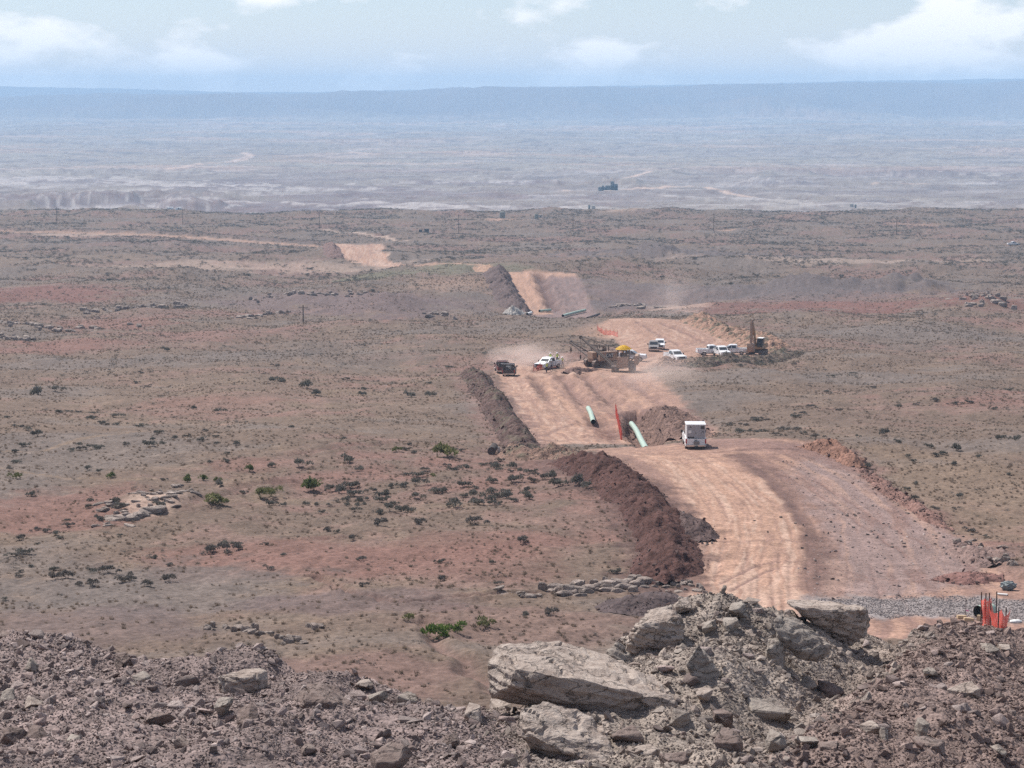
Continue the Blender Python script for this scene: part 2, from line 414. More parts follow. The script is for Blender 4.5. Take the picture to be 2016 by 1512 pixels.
def land(x, y, want_col=True):
    """height and soil colour of the open land; x, y flat arrays"""
    z = zbase(x, y)
    sd = np.full(x.shape, 1e9)
    near = y < 1500
    for R in ROWS:
        m = (y > R[:, 1].min() - 30) & (y < R[:, 1].max() + 30) & (x > R[:, 0].min() - 30) & (x < R[:, 0].max() + 30)
        if m.any(): sd[m] = np.minimum(sd[m], polygon_sd(R, x[m], y[m]))
    edge = fbm(x * 0.5, y * 0.25, 3, 21) * 0.9
    row = 1 - sstep(-0.8, 0.9, sd + edge)
    rough = 1 - 0.82 * row
    nr = np.zeros(len(x))
    m = (y > 850) & (y < 1500) & (x < 0)
    if m.any(): nr[m] = np.exp(-(polyline_coords(ROADS[0][0], x[m], y[m])[0] / 32) ** 4)
    rough = rough * (1 - .92 * nr)
    d0 = sstep(150, 400, y)
    # undulation at every scale the picture can show
    z = z + rough * (fbm(x / 26, y / 34, 3, 1) * (0.55 + 0.7 * d0) + fbm(x / 7.5, y / 8.5, 2, 4) * 0.22 + fbm(x / 2.1, y / 2.3, 2, 6) * 0.10 * (1 - 0.5 * d0))
    z = z + fbm(x / 0.75, y / 0.85, 2, 8) * 0.055 * (1 - sstep(200, 420, y)) * rough
    far = sstep(500, 800, y) * (1 - sstep(1350, 1600, y))
    z = z + far * rough * fbm(x / 90, y / 120, 4, 31) * 2.2
    for cx, cy, rx, ry, h in MOUNDS:
        q = np.exp(-(((x - cx) / rx) ** 2 + ((y - cy) / ry) ** 2) * 1.6)
        z = z + h * q * (1 + 0.5 * fbm(x / 9, y / 9, 3, 33))
    # badlands below the mesa edge, then a plain, then the long ridge
    bl = sstep(1850, 2150, y) * (1 - sstep(3300, 4300, y))
    rid = 1 - np.abs(fbm(x / 230, y / 420, 4, 41, 0.55))
    z = z + bl * (rid ** 3 - 0.35) * 12 * (0.3 + sstep(.1, .5, fbm(x / 900, y / 500, 2, 43))) + sstep(4000, 5500, y) * (1 - sstep(10500, 11500, y)) * fbm(x / 700, y / 1100, 4, 45) * 10
    edge_m = sstep(1250, 1500, y) * (1 - sstep(1600, 2000, y))
    z = z + edge_m * fbm(x / 110, y / 150, 3, 47) * 3.0
    pxs = px_of(x, y)
    r1 = (195 - np.interp(pxs, RIDGE_P, RIDGE_Y)) / F * 12300
    wob = fbm(x / 500, y / 500, 3, 51) * 9 + fbm(x / 110, y / 500, 3, 53) * 5
    t1 = sstep(10300, 12300, y + fbm(x / 900, y / 900, 3, 55) * 700)
    z = np.where(y > 10000, z * (1 - t1) + (r1 + wob) * t1, z)
    r2 = (195 - np.interp(pxs, RIDGE_P, RIDGE2_Y)) / F * 17000
    t2 = sstep(14500, 17000, y)
    z = np.where(y > 14000, (z - 60 * sstep(12600, 13600, y)) * (1 - t2) + (r2 + wob * .6) * t2, z - 60 * sstep(12600, 13600, y) * (y > 12000))
    tracks = []
    for P, w, d, c in FURROWS:
        m = (y > P[:, 1].min() - 6) & (y < P[:, 1].max() + 6) & (x > P[:, 0].min() - 6) & (x < P[:, 0].max() + 6)
        if not m.any(): continue
        a, s = polyline_coords(P, x[m], y[m])
        a = a + fbm(s * 0.4, a * 0, 2, 61) * 0.5 * w
        q = np.exp(-(a / (0.55 * w)) ** 2)
        lip = np.exp(-((np.abs(a) - 1.1 * w) / (0.5 * w)) ** 2)
        z[m] = z[m] - d * q + 0.45 * d * lip * (1 + fbm(x[m] * .8, y[m] * .8, 2, 63))
        tracks.append((m, q, c))
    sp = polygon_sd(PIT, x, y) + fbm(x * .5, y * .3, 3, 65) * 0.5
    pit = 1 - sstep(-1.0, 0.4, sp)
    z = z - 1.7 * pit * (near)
    for P, w, c in ROADS:
        m = (y > P[:, 1].min() - 25) & (y < P[:, 1].max() + 25)
        a, s = polyline_coords(P, x[m], y[m])
        if w > 5: z[m] += 1.6 * np.exp(-((a + 15) / 6.0) ** 2)
    if not want_col: return z
    # ---- colour
    def mix(c, k, f):
        f = np.clip(f, 0, 1)[:, None] if np.ndim(f) else f
        return c * (1 - f) + C[k] * f
    n1 = fbm(x / 55, y / 60, 4, 71); n2 = fbm(x / 17, y / 12, 4, 73); n3 = fbm(x / 4.5, y / 4.5, 3, 75); n4 = fbm(x / 1.1, y / 1.3, 2, 77)
    col = np.tile(C['grass'], (len(x), 1))
    col = mix(col, 'dry', sstep(0.0, 0.5, n2 + 0.4 * n3) * 0.7)
    col = mix(col, 'soil', sstep(0.05, 0.55, n1 + 0.5 * n3) * 0.75)
    col = mix(col, 'greyveg', sstep(0.1, 0.6, -n1 + 0.5 * n2) * 0.7)
    col = mix(col, 'red', sstep(0.35, 0.8, n1 - 0.5 * n2 + 0.3 * n3) * 0.6)
    for cx, cy, rx, ry, k, s in RED:
        q = np.sqrt(((x - cx) / rx) ** 2 + ((y - cy) / ry) ** 2) + 0.45 * n2 + 0.3 * n3 + 0.12 * n4
        col = mix(col, k, (1 - sstep(0.6, 1.15, q)) * s)
    for P, w, c in ROADS:
        m = (y > P[:, 1].min() - 25) & (y < P[:, 1].max() + 25)
        if not m.any(): continue
        a, s = polyline_coords(P, x[m], y[m])
        sa = a; a = np.abs(a + n3[m] * w * .4)
        tmp = col[m]; f = (1 - sstep(0.6 * w, 1.2 * w, a)) * 0.85
        tmp = mix(tmp, c, f)
        if w > 5:
            tmp = mix(tmp, 'dark', (np.exp(-((sa + 15) / 6.5) ** 2)) * 0.75)
        col[m] = tmp
    # right-of-way
    rut_all = np.zeros(len(x))
    for li, (R, P) in enumerate(zip(ROWS, (LINE1, LINE2, LINE3, LINE4, LINE5))):
        m = (y > R[:, 1].min() - 20) & (y < R[:, 1].max() + 20) & (x > R[:, 0].min() - 20) & (x < R[:, 0].max() + 20)
        m &= row > 0.001
        if not m.any(): continue
        xx, yy = x[m], y[m]
        a, s = polyline_coords(P, xx, yy)
        lumps = fbm(xx / 2.2, yy / 4, 3, 85); aw = a + 0.5 * fbm(s / 14, a / 6, 2, 84) + lumps * .25
        st = fbm(aw * 0.9, s * 0.03, 4, 81, turn=False); st2 = fbm(aw * 2.6 + s * .05, s * 0.05, 3, 83, turn=False) + .5 * fbm(aw * 1.6 - s * .16, s * .05, 3, 86, turn=False)
        c = np.tile(C['brown'], (m.sum(), 1))
        rut = np.zeros(m.sum())
        for ri, a0 in enumerate((-3.3, -2.7, -1.9, -1.4, -.7, -.1, .5, 1.0, 1.8, 2.3, 3.1, 4.4, 5.2, 6.6, 7.3, 8.9, 10.5)):
            aa = a - a0 - .30 * fbm(s / 40 + ri * 3.7, s * 0, 2, 300 + ri)
            rut = np.maximum(rut, np.exp(-(aa / (.16 if li == 0 else .3)) ** 2) * sstep(-.25, .35, fbm(s / 16, s * 0 + ri * 5.1, 2, 330 + ri)))
        rut *= 1 if li < 3 else .5
        rut_all[m] = np.maximum(rut_all[m], rut * row[m])
        if li == 0:
            c = mix(c, 'tan', 0.25 + 0.5 * sstep(-.3, .5, st + .5 * lumps))
            c = mix(c, 'brown', sstep(0.0, .6, lumps) * .5)
            g = 1 - sstep(-1.5, 0.8, polygon_sd(GREY1, xx, yy) + lumps * 1.3)
            c = mix(c, 'stone', g * .85)
            c = mix(c, 'tan', g * sstep(0.1, .6, st) * .4)
            c = mix(c, 'brown', g * sstep(0.15, .6, fbm(a / 2, s / 14, 3, 87)) * .7)
            dk, ds = polyline_coords(DARK1, xx, yy)
            c = mix(c, 'dark', np.exp(-((dk + lumps) / 1.5) ** 2) * .8)
            t = 1 - sstep(3.1, 4.3, np.abs(a) + lumps * .7)
            c = mix(c, 'tan', t * (.9 + .1 * st)); c = mix(c, 'pale', t * sstep(0.05, .5, st2 * .7 + st) * .45)
            c = mix(c, 'brown', t * sstep(.12, .5, -st2) * .38); c = mix(c, 'orange', t * sstep(0, .5, lumps) * .35)
            g2 = 1 - sstep(-1.2, 1.2, polygon_sd(GRAVEL1, xx, yy) + lumps * 1.6)
            c = mix(c, 'gravel', g2 * .92)
        elif li == 1:
            c = mix(c, 'tan', 0.45 + 0.45 * sstep(-.3, .4, st + .4 * lumps))
            t = 1 - sstep(3.2, 4.8, np.abs(a + 0.5) + lumps * .5)
            c = mix(c, 'orange', t * .75); c = mix(c, 'pale', t * sstep(.0, .5, st2) * .5)
            c = mix(c, 'brown', sstep(.15, .55, -st2) * .45)
            c = mix(c, 'brown', sstep(0.1, .5, lumps + st * .5) * .4)
        elif li == 2:
            c = mix(c, 'tan', 0.75 + .2 * st); c = mix(c, 'pale', sstep(0, .5, st) * .4); c = mix(c, 'brown', sstep(.1, .5, -st2) * .35)
        elif li == 3:
            c = mix(c, 'stone', .75 + .2 * lumps); c = mix(c, 'grey', sstep(0, .5, lumps) * .4); c = mix(c, 'tan', (1 - sstep(4.0, 5.2, np.abs(a))) * .95)
            c = mix(c, 'tan', sstep(735, 748, yy + lumps * 4) * .8); c = mix(c, 'grey', sstep(0.1, .5, st) * .3)
        else:
            c = mix(c, 'tan', .8); c = mix(c, 'pale', sstep(-.2, .4, st) * .6); c = mix(c, 'stone', sstep(.2, .6, lumps) * .5)
        c = mix(c, 'brown', rut * (.30 if li == 0 else .42))
        f = row[m][:, None]
        col[m] = col[m] * (1 - f) + c * f
    z -= .07 * rut_all
    for P, w, k in SPILL:
        m = (y > P[:, 1].min() - 8) & (y < P[:, 1].max() + 8) & (x > P[:, 0].min() - 8) & (x < P[:, 0].max() + 8)
        if m.any():
            a, s = polyline_coords(P, x[m], y[m])
            col[m] = mix(col[m], k, (1 - sstep(w, w + 2.2, np.abs(a) + n3[m] * 1.6 + n4[m] * .8)) * .75)
    for m, q, k in tracks:
        col[m] = mix(col[m], k, q * .8)
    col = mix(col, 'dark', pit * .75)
    col = mix(col, 'greyveg', sstep(380, 750, y) * (1 - row) * .25)
    # far country
    fb = sstep(1580, 1900, y)
    if (fb > 0).any():
        m = fb > 0
        xx, yy, zm = x[m], y[m], z[m]
        f1 = fbm(xx / 900, yy / 520, 4, 91, turn=False); f2 = fbm(xx / 240, yy / 190, 4, 93, turn=False); f3 = fbm(xx / 900, yy / 2600, 4, 95)
        c = np.tile(np.array([.235, .195, .160]), (m.sum(), 1))
        c = mix(c, 'tan', sstep(.0, .6, f1 + .5 * f2) * .55)
        c = mix(c, 'purple', sstep(.05, .5, -f1 + .4 * f2) * .35)
        c = mix(c, 'dry', sstep(0, .6, f3) * .4); c = mix(c, 'white', sstep(.3, .7, f2 + .3 * f1) * .25); c = mix(c, 'grey', sstep(.2, .6, fbm(xx / 120, yy / 130, 3, 99, turn=False)) * .6)
        b = bl[m] > 0.02
        band = fbm(zm / 5.0 + 3, xx / 900, 3, 97)
        cb = mix(np.tile(C['purple'] * .75, (m.sum(), 1)), 'white', sstep(.0, .5, band + .4 * f2) * .6)
        cb = mix(cb, 'red', sstep(.2, .6, -band) * .35)
        hi = sstep(-118, -108, zm)
        q = (bl[m] * (0.35 + .5 * sstep(-.2, .4, f1 + f2 * .5)))[:, None]
        c = c * (1 - q) + cb * q
        for P, w in FARROADS:
            a, s = polyline_coords(P, xx, yy)
            c = mix(c, 'pale', (1 - sstep(.5 * w, 1.1 * w, np.abs(a) + f2 * w * .4)) * .9)
        c = mix(c, 'dark', sstep(.25, .5, fbm(xx / 26, yy / 60, 3, 101, turn=False)) * .5); c = mix(c, 'white', sstep(.3, .6, fbm(xx / 160, yy / 70, 3, 103, turn=False)) * .2)
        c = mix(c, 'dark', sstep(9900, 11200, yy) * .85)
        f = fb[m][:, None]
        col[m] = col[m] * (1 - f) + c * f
    v = (1 + 0.16 * n4 + 0.10 * n3)[:, None]
    return z, np.clip(col * v, 0.01, 0.9), row

# ---------------------------------------------------------------- build sheets
def mesh_from(name, verts, faces_loops, smooth=True, col=None, mat=None):
    """verts (n,3); faces_loops (m,3 or 4) int array"""
    me = bpy.data.meshes.new(name)
    nv, (nf, k) = len(verts), faces_loops.shape
    me.vertices.add(nv); me.vertices.foreach_set("co", np.ascontiguousarray(verts, np.float32).ravel())
    me.loops.add(nf * k); me.loops.foreach_set("vertex_index", np.ascontiguousarray(faces_loops, np.int32).ravel())
    me.polygons.add(nf)
    me.polygons.foreach_set("loop_start", np.arange(0, nf * k, k, dtype=np.int32))
    me.polygons.foreach_set("use_smooth", np.full(nf, smooth, bool))
    if col is not None:
        at_ = me.color_attributes.new("Col", 'FLOAT_COLOR', 'POINT')
        at_.data.foreach_set("color", np.concatenate([col, np.ones((nv, 1))], 1).astype(np.float32).ravel())
    me.update(calc_edges=True); me.validate()
    if mat: me.materials.append(mat)
    return me
def link(name, me, parent=None, loc=None, **props):
    o = bpy.data.objects.new(name, me)
    COL.objects.link(o)
    if loc is not None: o.location = loc
    if parent is not None: o.parent = parent
    for k, v in props.items(): o[k] = v
    return o
def compact(verts, faces, *attrs):
    used = np.zeros(len(verts), bool); used[faces.ravel()] = True
    idx = np.cumsum(used) - 1
    return (verts[used], idx[faces]) + tuple(a[used] for a in attrs)
def grid_faces(nr, nc):
    i = np.arange((nr - 1) * (nc - 1)); r, c = i // (nc - 1), i % (nc - 1)
    v = r * nc + c
    return np.stack([v, v + 1, v + nc + 1, v + nc], 1)

NC = 900
cols = np.concatenate([-0.26 - np.linspace(1, 0.02, 36) * 0.2, np.linspace(-0.26, 0.26, NC), 0.26 + np.linspace(0.02, 1, 36) * 0.2])
_d = np.exp(np.linspace(math.log(52), math.log(18500), 60000))
_zz = Lprof(np.minimum(_d, 11000))
_py = 756 - (_d * _sp + _zz * _cp) / (_d * _cp - _zz * _sp) * F
_step = np.abs(np.gradient(_py)) + 26 * np.gradient(np.log(_d))
_step[_d < 100] *= 0.06
_cum = np.cumsum(_step)
rowsD = np.interp(np.linspace(_cum[0], _cum[-1], 860), _cum, _d)
GX = (rowsD[:, None] * cols[None, :]).ravel(); GY = np.repeat(rowsD, len(cols))
GZ, GC, GR = land(GX, GY)
gv = np.stack([GX, GY, GZ], 1)
gf = grid_faces(len(rowsD), len(cols))
fr = GR[gf].mean(1) > 0.5
v_, f_, c_ = compact(gv, gf[~fr], GC)
link("ground", mesh_from("ground", v_, f_, True, c_, M_ground), kind="structure", label="dry brown rangeland with scattered scrub running out to a far blue ridge")
v_, f_, c_ = compact(gv, gf[fr], GC)
link("dirt_road", mesh_from("dirt_road", v_, f_, True, c_, M_track), kind="structure", label="graded tan earth right of way winding across the rangeland")

_zgrid = GZ.reshape(len(rowsD), len(cols))
def ground_z(x, y):
    """height of the built sheet at points (arrays)"""
    x = np.asarray(x, float); y = np.asarray(y, float)
    a = x / y
    j = np.clip(np.searchsorted(cols, a) - 1, 0, len(cols) - 2); i = np.clip(np.searchsorted(rowsD, y) - 1, 0, len(rowsD) - 2)
    u = (a - cols[j]) / (cols[j + 1] - cols[j]); v = (y - rowsD[i]) / (rowsD[i + 1] - rowsD[i])
    return (_zgrid[i, j] * (1 - u) + _zgrid[i, j + 1] * u) * (1 - v) + (_zgrid[i + 1, j] * (1 - u) + _zgrid[i + 1, j + 1] * u) * v
def gz(px, py):
    p = gp(px, py)
    return np.array([p[0], p[1], float(ground_z(p[0], p[1]))])

# ---------------------------------------------------------------- haze
def build_haze():
    bm = bmesh.new(); bmesh.ops.create_cube(bm, size=1)
    me = bpy.data.meshes.new("haze"); bm.to_mesh(me); bm.free()
    zlo, zhi = float(GZ.min()) - 2, max(float(GZ.max()) + 6, 12.0)
    y0, y1 = -60.0, 18700.0
    hw = 0.47 * 18500
    o = link("haze", me, None, (0, (y0 + y1) / 2, (zlo + zhi) / 2), kind="stuff", label="thin blue haze in the air over the plain", category="haze")
    o.scale = (2 * hw, y1 - y0, zhi - zlo)
    m = bpy.data.materials.new("haze_air"); m.use_nodes = True
    nt = m.node_tree; nt.nodes.clear()
    out = nt.nodes.new("ShaderNodeOutputMaterial"); pv = nt.nodes.new("ShaderNodeVolumePrincipled")
    pv.inputs["Color"].default_value = (0.46, 0.71, 1.0, 1)
    pv.inputs["Density"].default_value = HAZE
    pv.inputs["Anisotropy"].default_value = 0.0
    nt.links.new(pv.outputs[0], out.inputs["Volume"])
    me.materials.append(m)
HAZE = 1.15e-4
build_haze()

# ---------------------------------------------------------------- the rocky spoil bank in front
BANK = [(-400, 1512, 33), (0, 1512, 33), (450, 1512, 33), (900, 1512, 33.5), (-400, 1700, 28), (500, 1700, 28), (1400, 1700, 28.5), (2300, 1700, 28.5),
        (100, 1400, 37.5), (400, 1420, 36.5), (700, 1440, 36.2), (-300, 1380, 38.5),
        (-500, 1215, 48), (-200, 1220, 47.5), (0, 1228, 47), (130, 1262, 46), (260, 1288, 45), (400, 1312, 44), (490, 1284, 43), (600, 1344, 41.8), (730, 1346, 42), (850, 1382, 42), (930, 1402, 42.5),
        (1000, 1410, 42), (1100, 1350, 44), (1180, 1318, 45), (1240, 1262, 46.5), (1300, 1205, 48), (1370, 1170, 48), (1420, 1166, 48), (1480, 1184, 48), (1540, 1204, 48.5), (1600, 1222, 49.6), (1680, 1250, 51), (1740, 1262, 51), (1790, 1264, 51),
        (1100, 1425, 38.8), (1300, 1430, 38.6), (1200, 1500, 36), (1400, 1300, 42.6), (1500, 1300, 43), (1400, 1420, 38.6), (1600, 1300, 46), (1650, 1345, 44.5), (1560, 1390, 41), (1500, 1430, 38.6), (1350, 1512, 35),
        (1850, 1250, 52), (1930, 1236, 54), (1975, 1256, 55), (2050, 1250, 56.5), (2300, 1240, 58),
        (1700, 1370, 42.5), (1800, 1330, 45), (1900, 1300, 49), (1800, 1430, 39), (1950, 1400, 42), (1700, 1470, 36.5), (2040, 1350, 47), (1900, 1512, 35.5), (1600, 1512, 34.6), (2300, 1400, 44)]
_bp = np.array([at(*b) for b in BANK])
_bn = len(_bp)
_A = np.zeros((_bn + 3, _bn + 3))
_A[:_bn, :_bn] = _tps((_bp[:, 0][:, None] - _bp[:, 0]) ** 2 + (_bp[:, 1][:, None] - _bp[:, 1]) ** 2) + np.eye(_bn) * 2e-2
_A[:_bn, _bn] = 1; _A[:_bn, _bn + 1] = _bp[:, 0]; _A[:_bn, _bn + 2] = _bp[:, 1]
_A[_bn:, :_bn] = _A[:_bn, _bn:].T
_BW = np.linalg.solve(_A, np.concatenate([_bp[:, 2], np.zeros(3)]))
CREST_PX = [-500, 0, 130, 260, 400, 490, 600, 730, 850, 930, 1000, 1100, 1180, 1240, 1300, 1420, 1540, 1640, 1700, 1790, 1850, 1930, 1975, 2050, 2300]
CREST_D = [48, 47, 46, 45, 44, 43, 41.8, 42, 42, 42.5, 42.5, 44, 45, 46.5, 48, 48, 48.5, 51.5, 51.5, 51, 52, 54, 55, 56.5, 58]
RIDGE_R = np.array([at(1900, 1285, 50), at(1800, 1330, 45.5), at(1690, 1395, 41), at(1590, 1450, 37.6)])
GULLY = np.array([at(1740, 1290, 49.5), at(1660, 1340, 45), at(1580, 1385, 41.2), at(1480, 1440, 38)])
RIDGE_L = np.array([at(490, 1300, 42.7), at(560, 1350, 40.5), at(640, 1420, 38)])
def bank_z(x, y, detail=True):
    shp = np.shape(x); x = np.ravel(x).astype(float); y = np.ravel(y).astype(float)
    dc = np.interp(px_of(x, y), CREST_PX, CREST_D) + fbm(x / 1.7, y * 0, 2, 131) * 0.5
    ye = np.minimum(y, dc)
    acc = _BW[_bn] + _BW[_bn + 1] * x + _BW[_bn + 2] * ye
    for i in range(_bn):
        acc += _BW[i] * _tps((x - _bp[i, 0]) ** 2 + (ye - _bp[i, 1]) ** 2)
    over = np.maximum(y - dc, 0)
    z = acc - 0.72 * over
    def bump(P, h, w):
        a, s = polyline_coords(P, x, y); return h * np.exp(-(a / w) ** 2)
    z = z + bump(RIDGE_R, .42, 1.9) * (y < dc) + bump(GULLY, -.8, 1.15) * (y < dc) + bump(RIDGE_L, .10, 1.3) * (y < dc)
    if detail:
        z = z + fbm(x / 2.4, y / 2.4, 3, 111) * 0.24 + fbm(x / 0.75, y / 0.75, 2, 113) * 0.10 + np.abs(fbm(x / 0.28, y / 0.28, 2, 115)) * 0.07
    return z.reshape(shp)
bc = np.concatenate([-0.26 - np.linspace(1, 0.03, 20) * 0.14, np.linspace(-0.26, 0.26, 560), 0.26 + np.linspace(0.03, 1, 20) * 0.14])
br = np.concatenate([np.linspace(20, 30, 20)[:-1], np.linspace(30, 58, 330), np.linspace(58, 86, 40)[1:]])
BX = (br[:, None] * bc[None, :]).ravel(); BY = np.repeat(br, len(bc))
BZ = bank_z(BX, BY)
n1 = fbm(BX / 5, BY / 5, 3, 117); n2 = fbm(BX / 0.9, BY / 0.9, 3, 119)
pxs = px_of(BX, BY)
bcol = np.tile(np.array([0.215, 0.164, 0.153]), (len(BX), 1))
mid = sstep(950, 1150, pxs) * (1 - sstep(1600, 1800, pxs + (BY - 42) * -18))
bcol = bcol * (1 - mid[:, None]) + np.array([0.265, 0.219, 0.188]) * mid[:, None]
rgt = sstep(1500, 1750, pxs - (BY - 42) * 20)
bcol = bcol * (1 - rgt[:, None] * .8) + np.array([0.205, 0.148, 0.130]) * rgt[:, None] * .8
bcol *= (1 + 0.25 * n1 + 0.28 * n2)[:, None]
behind = sstep(0, 3, BY - np.interp(pxs, CREST_PX, CREST_D))[:, None]
bcol = bcol * (1 - behind * .5) + C['soil'] * behind * .5
link("spoil_bank", mesh_from("spoil_bank", np.stack([BX, BY, BZ], 1), grid_faces(len(br), len(bc)), True, np.clip(bcol, .02, .8), M_bank),
     kind="structure", label="heaped grey brown rock spoil along the near edge of the hill")
_bz = BZ.reshape(len(br), len(bc))
def bankz(x, y):
    x = np.asarray(x, float); y = np.asarray(y, float); a = x / y
    j = np.clip(np.searchsorted(bc, a) - 1, 0, len(bc) - 2); i = np.clip(np.searchsorted(br, y) - 1, 0, len(br) - 2)
    u = (a - bc[j]) / (bc[j + 1] - bc[j]); v = (y - br[i]) / (br[i + 1] - br[i])
    return (_bz[i, j] * (1 - u) + _bz[i, j + 1] * u) * (1 - v) + (_bz[i + 1, j] * (1 - u) + _bz[i + 1, j + 1] * u) * v
def bank_at(px, py):
    """point on the bank seen at a picture position"""
    r = ray(px, py); r = r / r[1]
    d = np.linspace(28, 62, 700)
    z = bank_z(r[0] * d, d, False)
    i = int(np.argmax(r[2] * d <= z))
    return r * d[i] if i else r * np.interp(px, CREST_PX, CREST_D)

# ---------------------------------------------------------------- rocks
from mathutils import noise as mnoise
def rock_mat(name, base, dark, light, scale=1.0, bump=0.5, rnd=0.5):
    m, nt, b = new_mat(name)
    tcn = N(nt, "ShaderNodeTexCoord"); oi = N(nt, "ShaderNodeObjectInfo")
    n1 = N(nt, "ShaderNodeTexNoise", Scale=2.2 * scale, Detail=9.0, Roughness=0.68)
    n2 = N(nt, "ShaderNodeTexNoise", Scale=14.0 * scale, Detail=8.0, Roughness=0.7)
    mp = N(nt, "ShaderNodeMapping"); mp.inputs["Scale"].default_value = (1, 1, 3.2); mp.inputs["Rotation"].default_value = (0.3, 0.25, 0)
    off = N(nt, "ShaderNodeVectorMath", operation='ADD')
    sc_ = N(nt, "ShaderNodeVectorMath", operation='SCALE'); sc_.inputs[0].default_value = (37, 11, 23)
    nt.links.new(oi.outputs["Random"], sc_.inputs["Scale"])
    nt.links.new(tcn.outputs["Object"], off.inputs[0]); nt.links.new(sc_.outputs[0], off.inputs[1])
    nt.links.new(off.outputs[0], mp.inputs["Vector"])
    nt.links.new(mp.outputs[0], n1.inputs["Vector"]); nt.links.new(off.outputs[0], n2.inputs["Vector"])
    ramp = N(nt, "ShaderNodeValToRGB")
    e = ramp.color_ramp.elements
    e[0].position = 0.28; e[0].color = (*dark, 1); e[1].position = 0.78; e[1].color = (*light, 1)
    k = e.new(0.5); k.color = (*base, 1)
    ad = N(nt, "ShaderNodeMath", operation='ADD'); mu = N(nt, "ShaderNodeMath", operation='MULTIPLY_ADD')
    mu.inputs[1].default_value = 0.65; mu.inputs[2].default_value = -0.325
    nt.links.new(n2.outputs[0], mu.inputs[0]); nt.links.new(n1.outputs[0], ad.inputs[0]); nt.links.new(mu.outputs[0], ad.inputs[1])
    nt.links.new(ad.outputs[0], ramp.inputs[0])
    # fine dark cracks and bedding seams
    n3 = N(nt, "ShaderNodeTexNoise", Scale=1.3 * scale, Detail=5.0, Roughness=0.55)
    mp2 = N(nt, "ShaderNodeMapping"); mp2.inputs["Scale"].default_value = (1, 1, 2.2); mp2.inputs["Location"].default_value = (5, 3, 1)
    nt.links.new(off.outputs[0], mp2.inputs["Vector"]); nt.links.new(mp2.outputs[0], n3.inputs["Vector"])
    sb = N(nt, "ShaderNodeMath", operation='SUBTRACT'); sb.inputs[1].default_value = 0.5; nt.links.new(n3.outputs[0], sb.inputs[0])
    ab = N(nt, "ShaderNodeMath", operation='ABSOLUTE'); nt.links.new(sb.outputs[0], ab.inputs[0])
    ck = N(nt, "ShaderNodeMapRange"); ck.inputs[1].default_value = 0.0; ck.inputs[2].default_value = 0.016; ck.inputs[3].default_value = 0.45; ck.inputs[4].default_value = 1.0
    nt.links.new(ab.outputs[0], ck.inputs[0])
    # each stone its own tone
    wn_ = N(nt, "ShaderNodeTexWhiteNoise", noise_dimensions='1D'); nt.links.new(oi.outputs["Random"], wn_.inputs["W"])
    mr = N(nt, "ShaderNodeMapRange"); mr.inputs[3].default_value = 1 - rnd * .6; mr.inputs[4].default_value = 1 + rnd * .5
    nt.links.new(wn_.outputs["Value"], mr.inputs[0])
    tint = N(nt, "ShaderNodeMix", data_type='RGBA'); tint.inputs["B"].default_value = (0.165, 0.105, 0.092, 1)
    th = N(nt, "ShaderNodeMath", operation='MULTIPLY'); th.inputs[1].default_value = rnd * 0.8
    nt.links.new(oi.outputs["Random"], th.inputs[0]); nt.links.new(th.outputs[0], tint.inputs["Factor"])
    nt.links.new(ramp.outputs[0], tint.inputs["A"])
    vs = N(nt, "ShaderNodeVectorMath", operation='SCALE')
    mc = N(nt, "ShaderNodeMath", operation='MULTIPLY'); nt.links.new(mr.outputs[0], mc.inputs[0]); nt.links.new(ck.outputs[0], mc.inputs[1])
    nt.links.new(tint.outputs["Result"], vs.inputs[0]); nt.links.new(mc.outputs[0], vs.inputs["Scale"])
    nt.links.new(vs.outputs[0], b.inputs["Base Color"])
    b.inputs["Roughness"].default_value = 0.92; b.inputs["Specular IOR Level"].default_value = 0.2
    bp = N(nt, "ShaderNodeBump", Strength=min(1.0, bump * 1.5), Distance=0.05 / scale)
    hs = N(nt, "ShaderNodeMath", operation='ADD'); nt.links.new(n1.outputs[0], hs.inputs[0]); nt.links.new(n2.outputs[0], hs.inputs[1])
    h2 = N(nt, "ShaderNodeMath", operation='ADD'); nt.links.new(hs.outputs[0], h2.inputs[0]); nt.links.new(ck.outputs[0], h2.inputs[1])
    nt.links.new(h2.outputs[0], bp.inputs["Height"]); nt.links.new(bp.outputs[0], b.inputs["Normal"])
    return m
M_pale = rock_mat("pale_sandstone", (0.355, 0.290, 0.250), (0.185, 0.138, 0.116), (0.48, 0.41, 0.36), 1.0, 0.6, 0.0)
M_grey = rock_mat("grey_sandstone", (0.295, 0.250, 0.217), (0.17, 0.133, 0.115), (0.40, 0.35, 0.306), 1.0, 0.6, 0.0)
M_brown = rock_mat("brown_mudstone", (0.195, 0.145, 0.128), (0.105, 0.074, 0.065), (0.265, 0.21, 0.185), 1.0, 0.6, 0.0)
M_frag = rock_mat("rubble_stone", (0.355, 0.288, 0.266), (0.22, 0.165, 0.151), (0.53, 0.46, 0.425), 3.0, 0.4, 0.75)
M_ledge = rock_mat("ledge_stone", (0.33, 0.27, 0.235), (0.2, 0.155, 0.135), (0.44, 0.37, 0.325), 0.8, 0.6, 0.3)

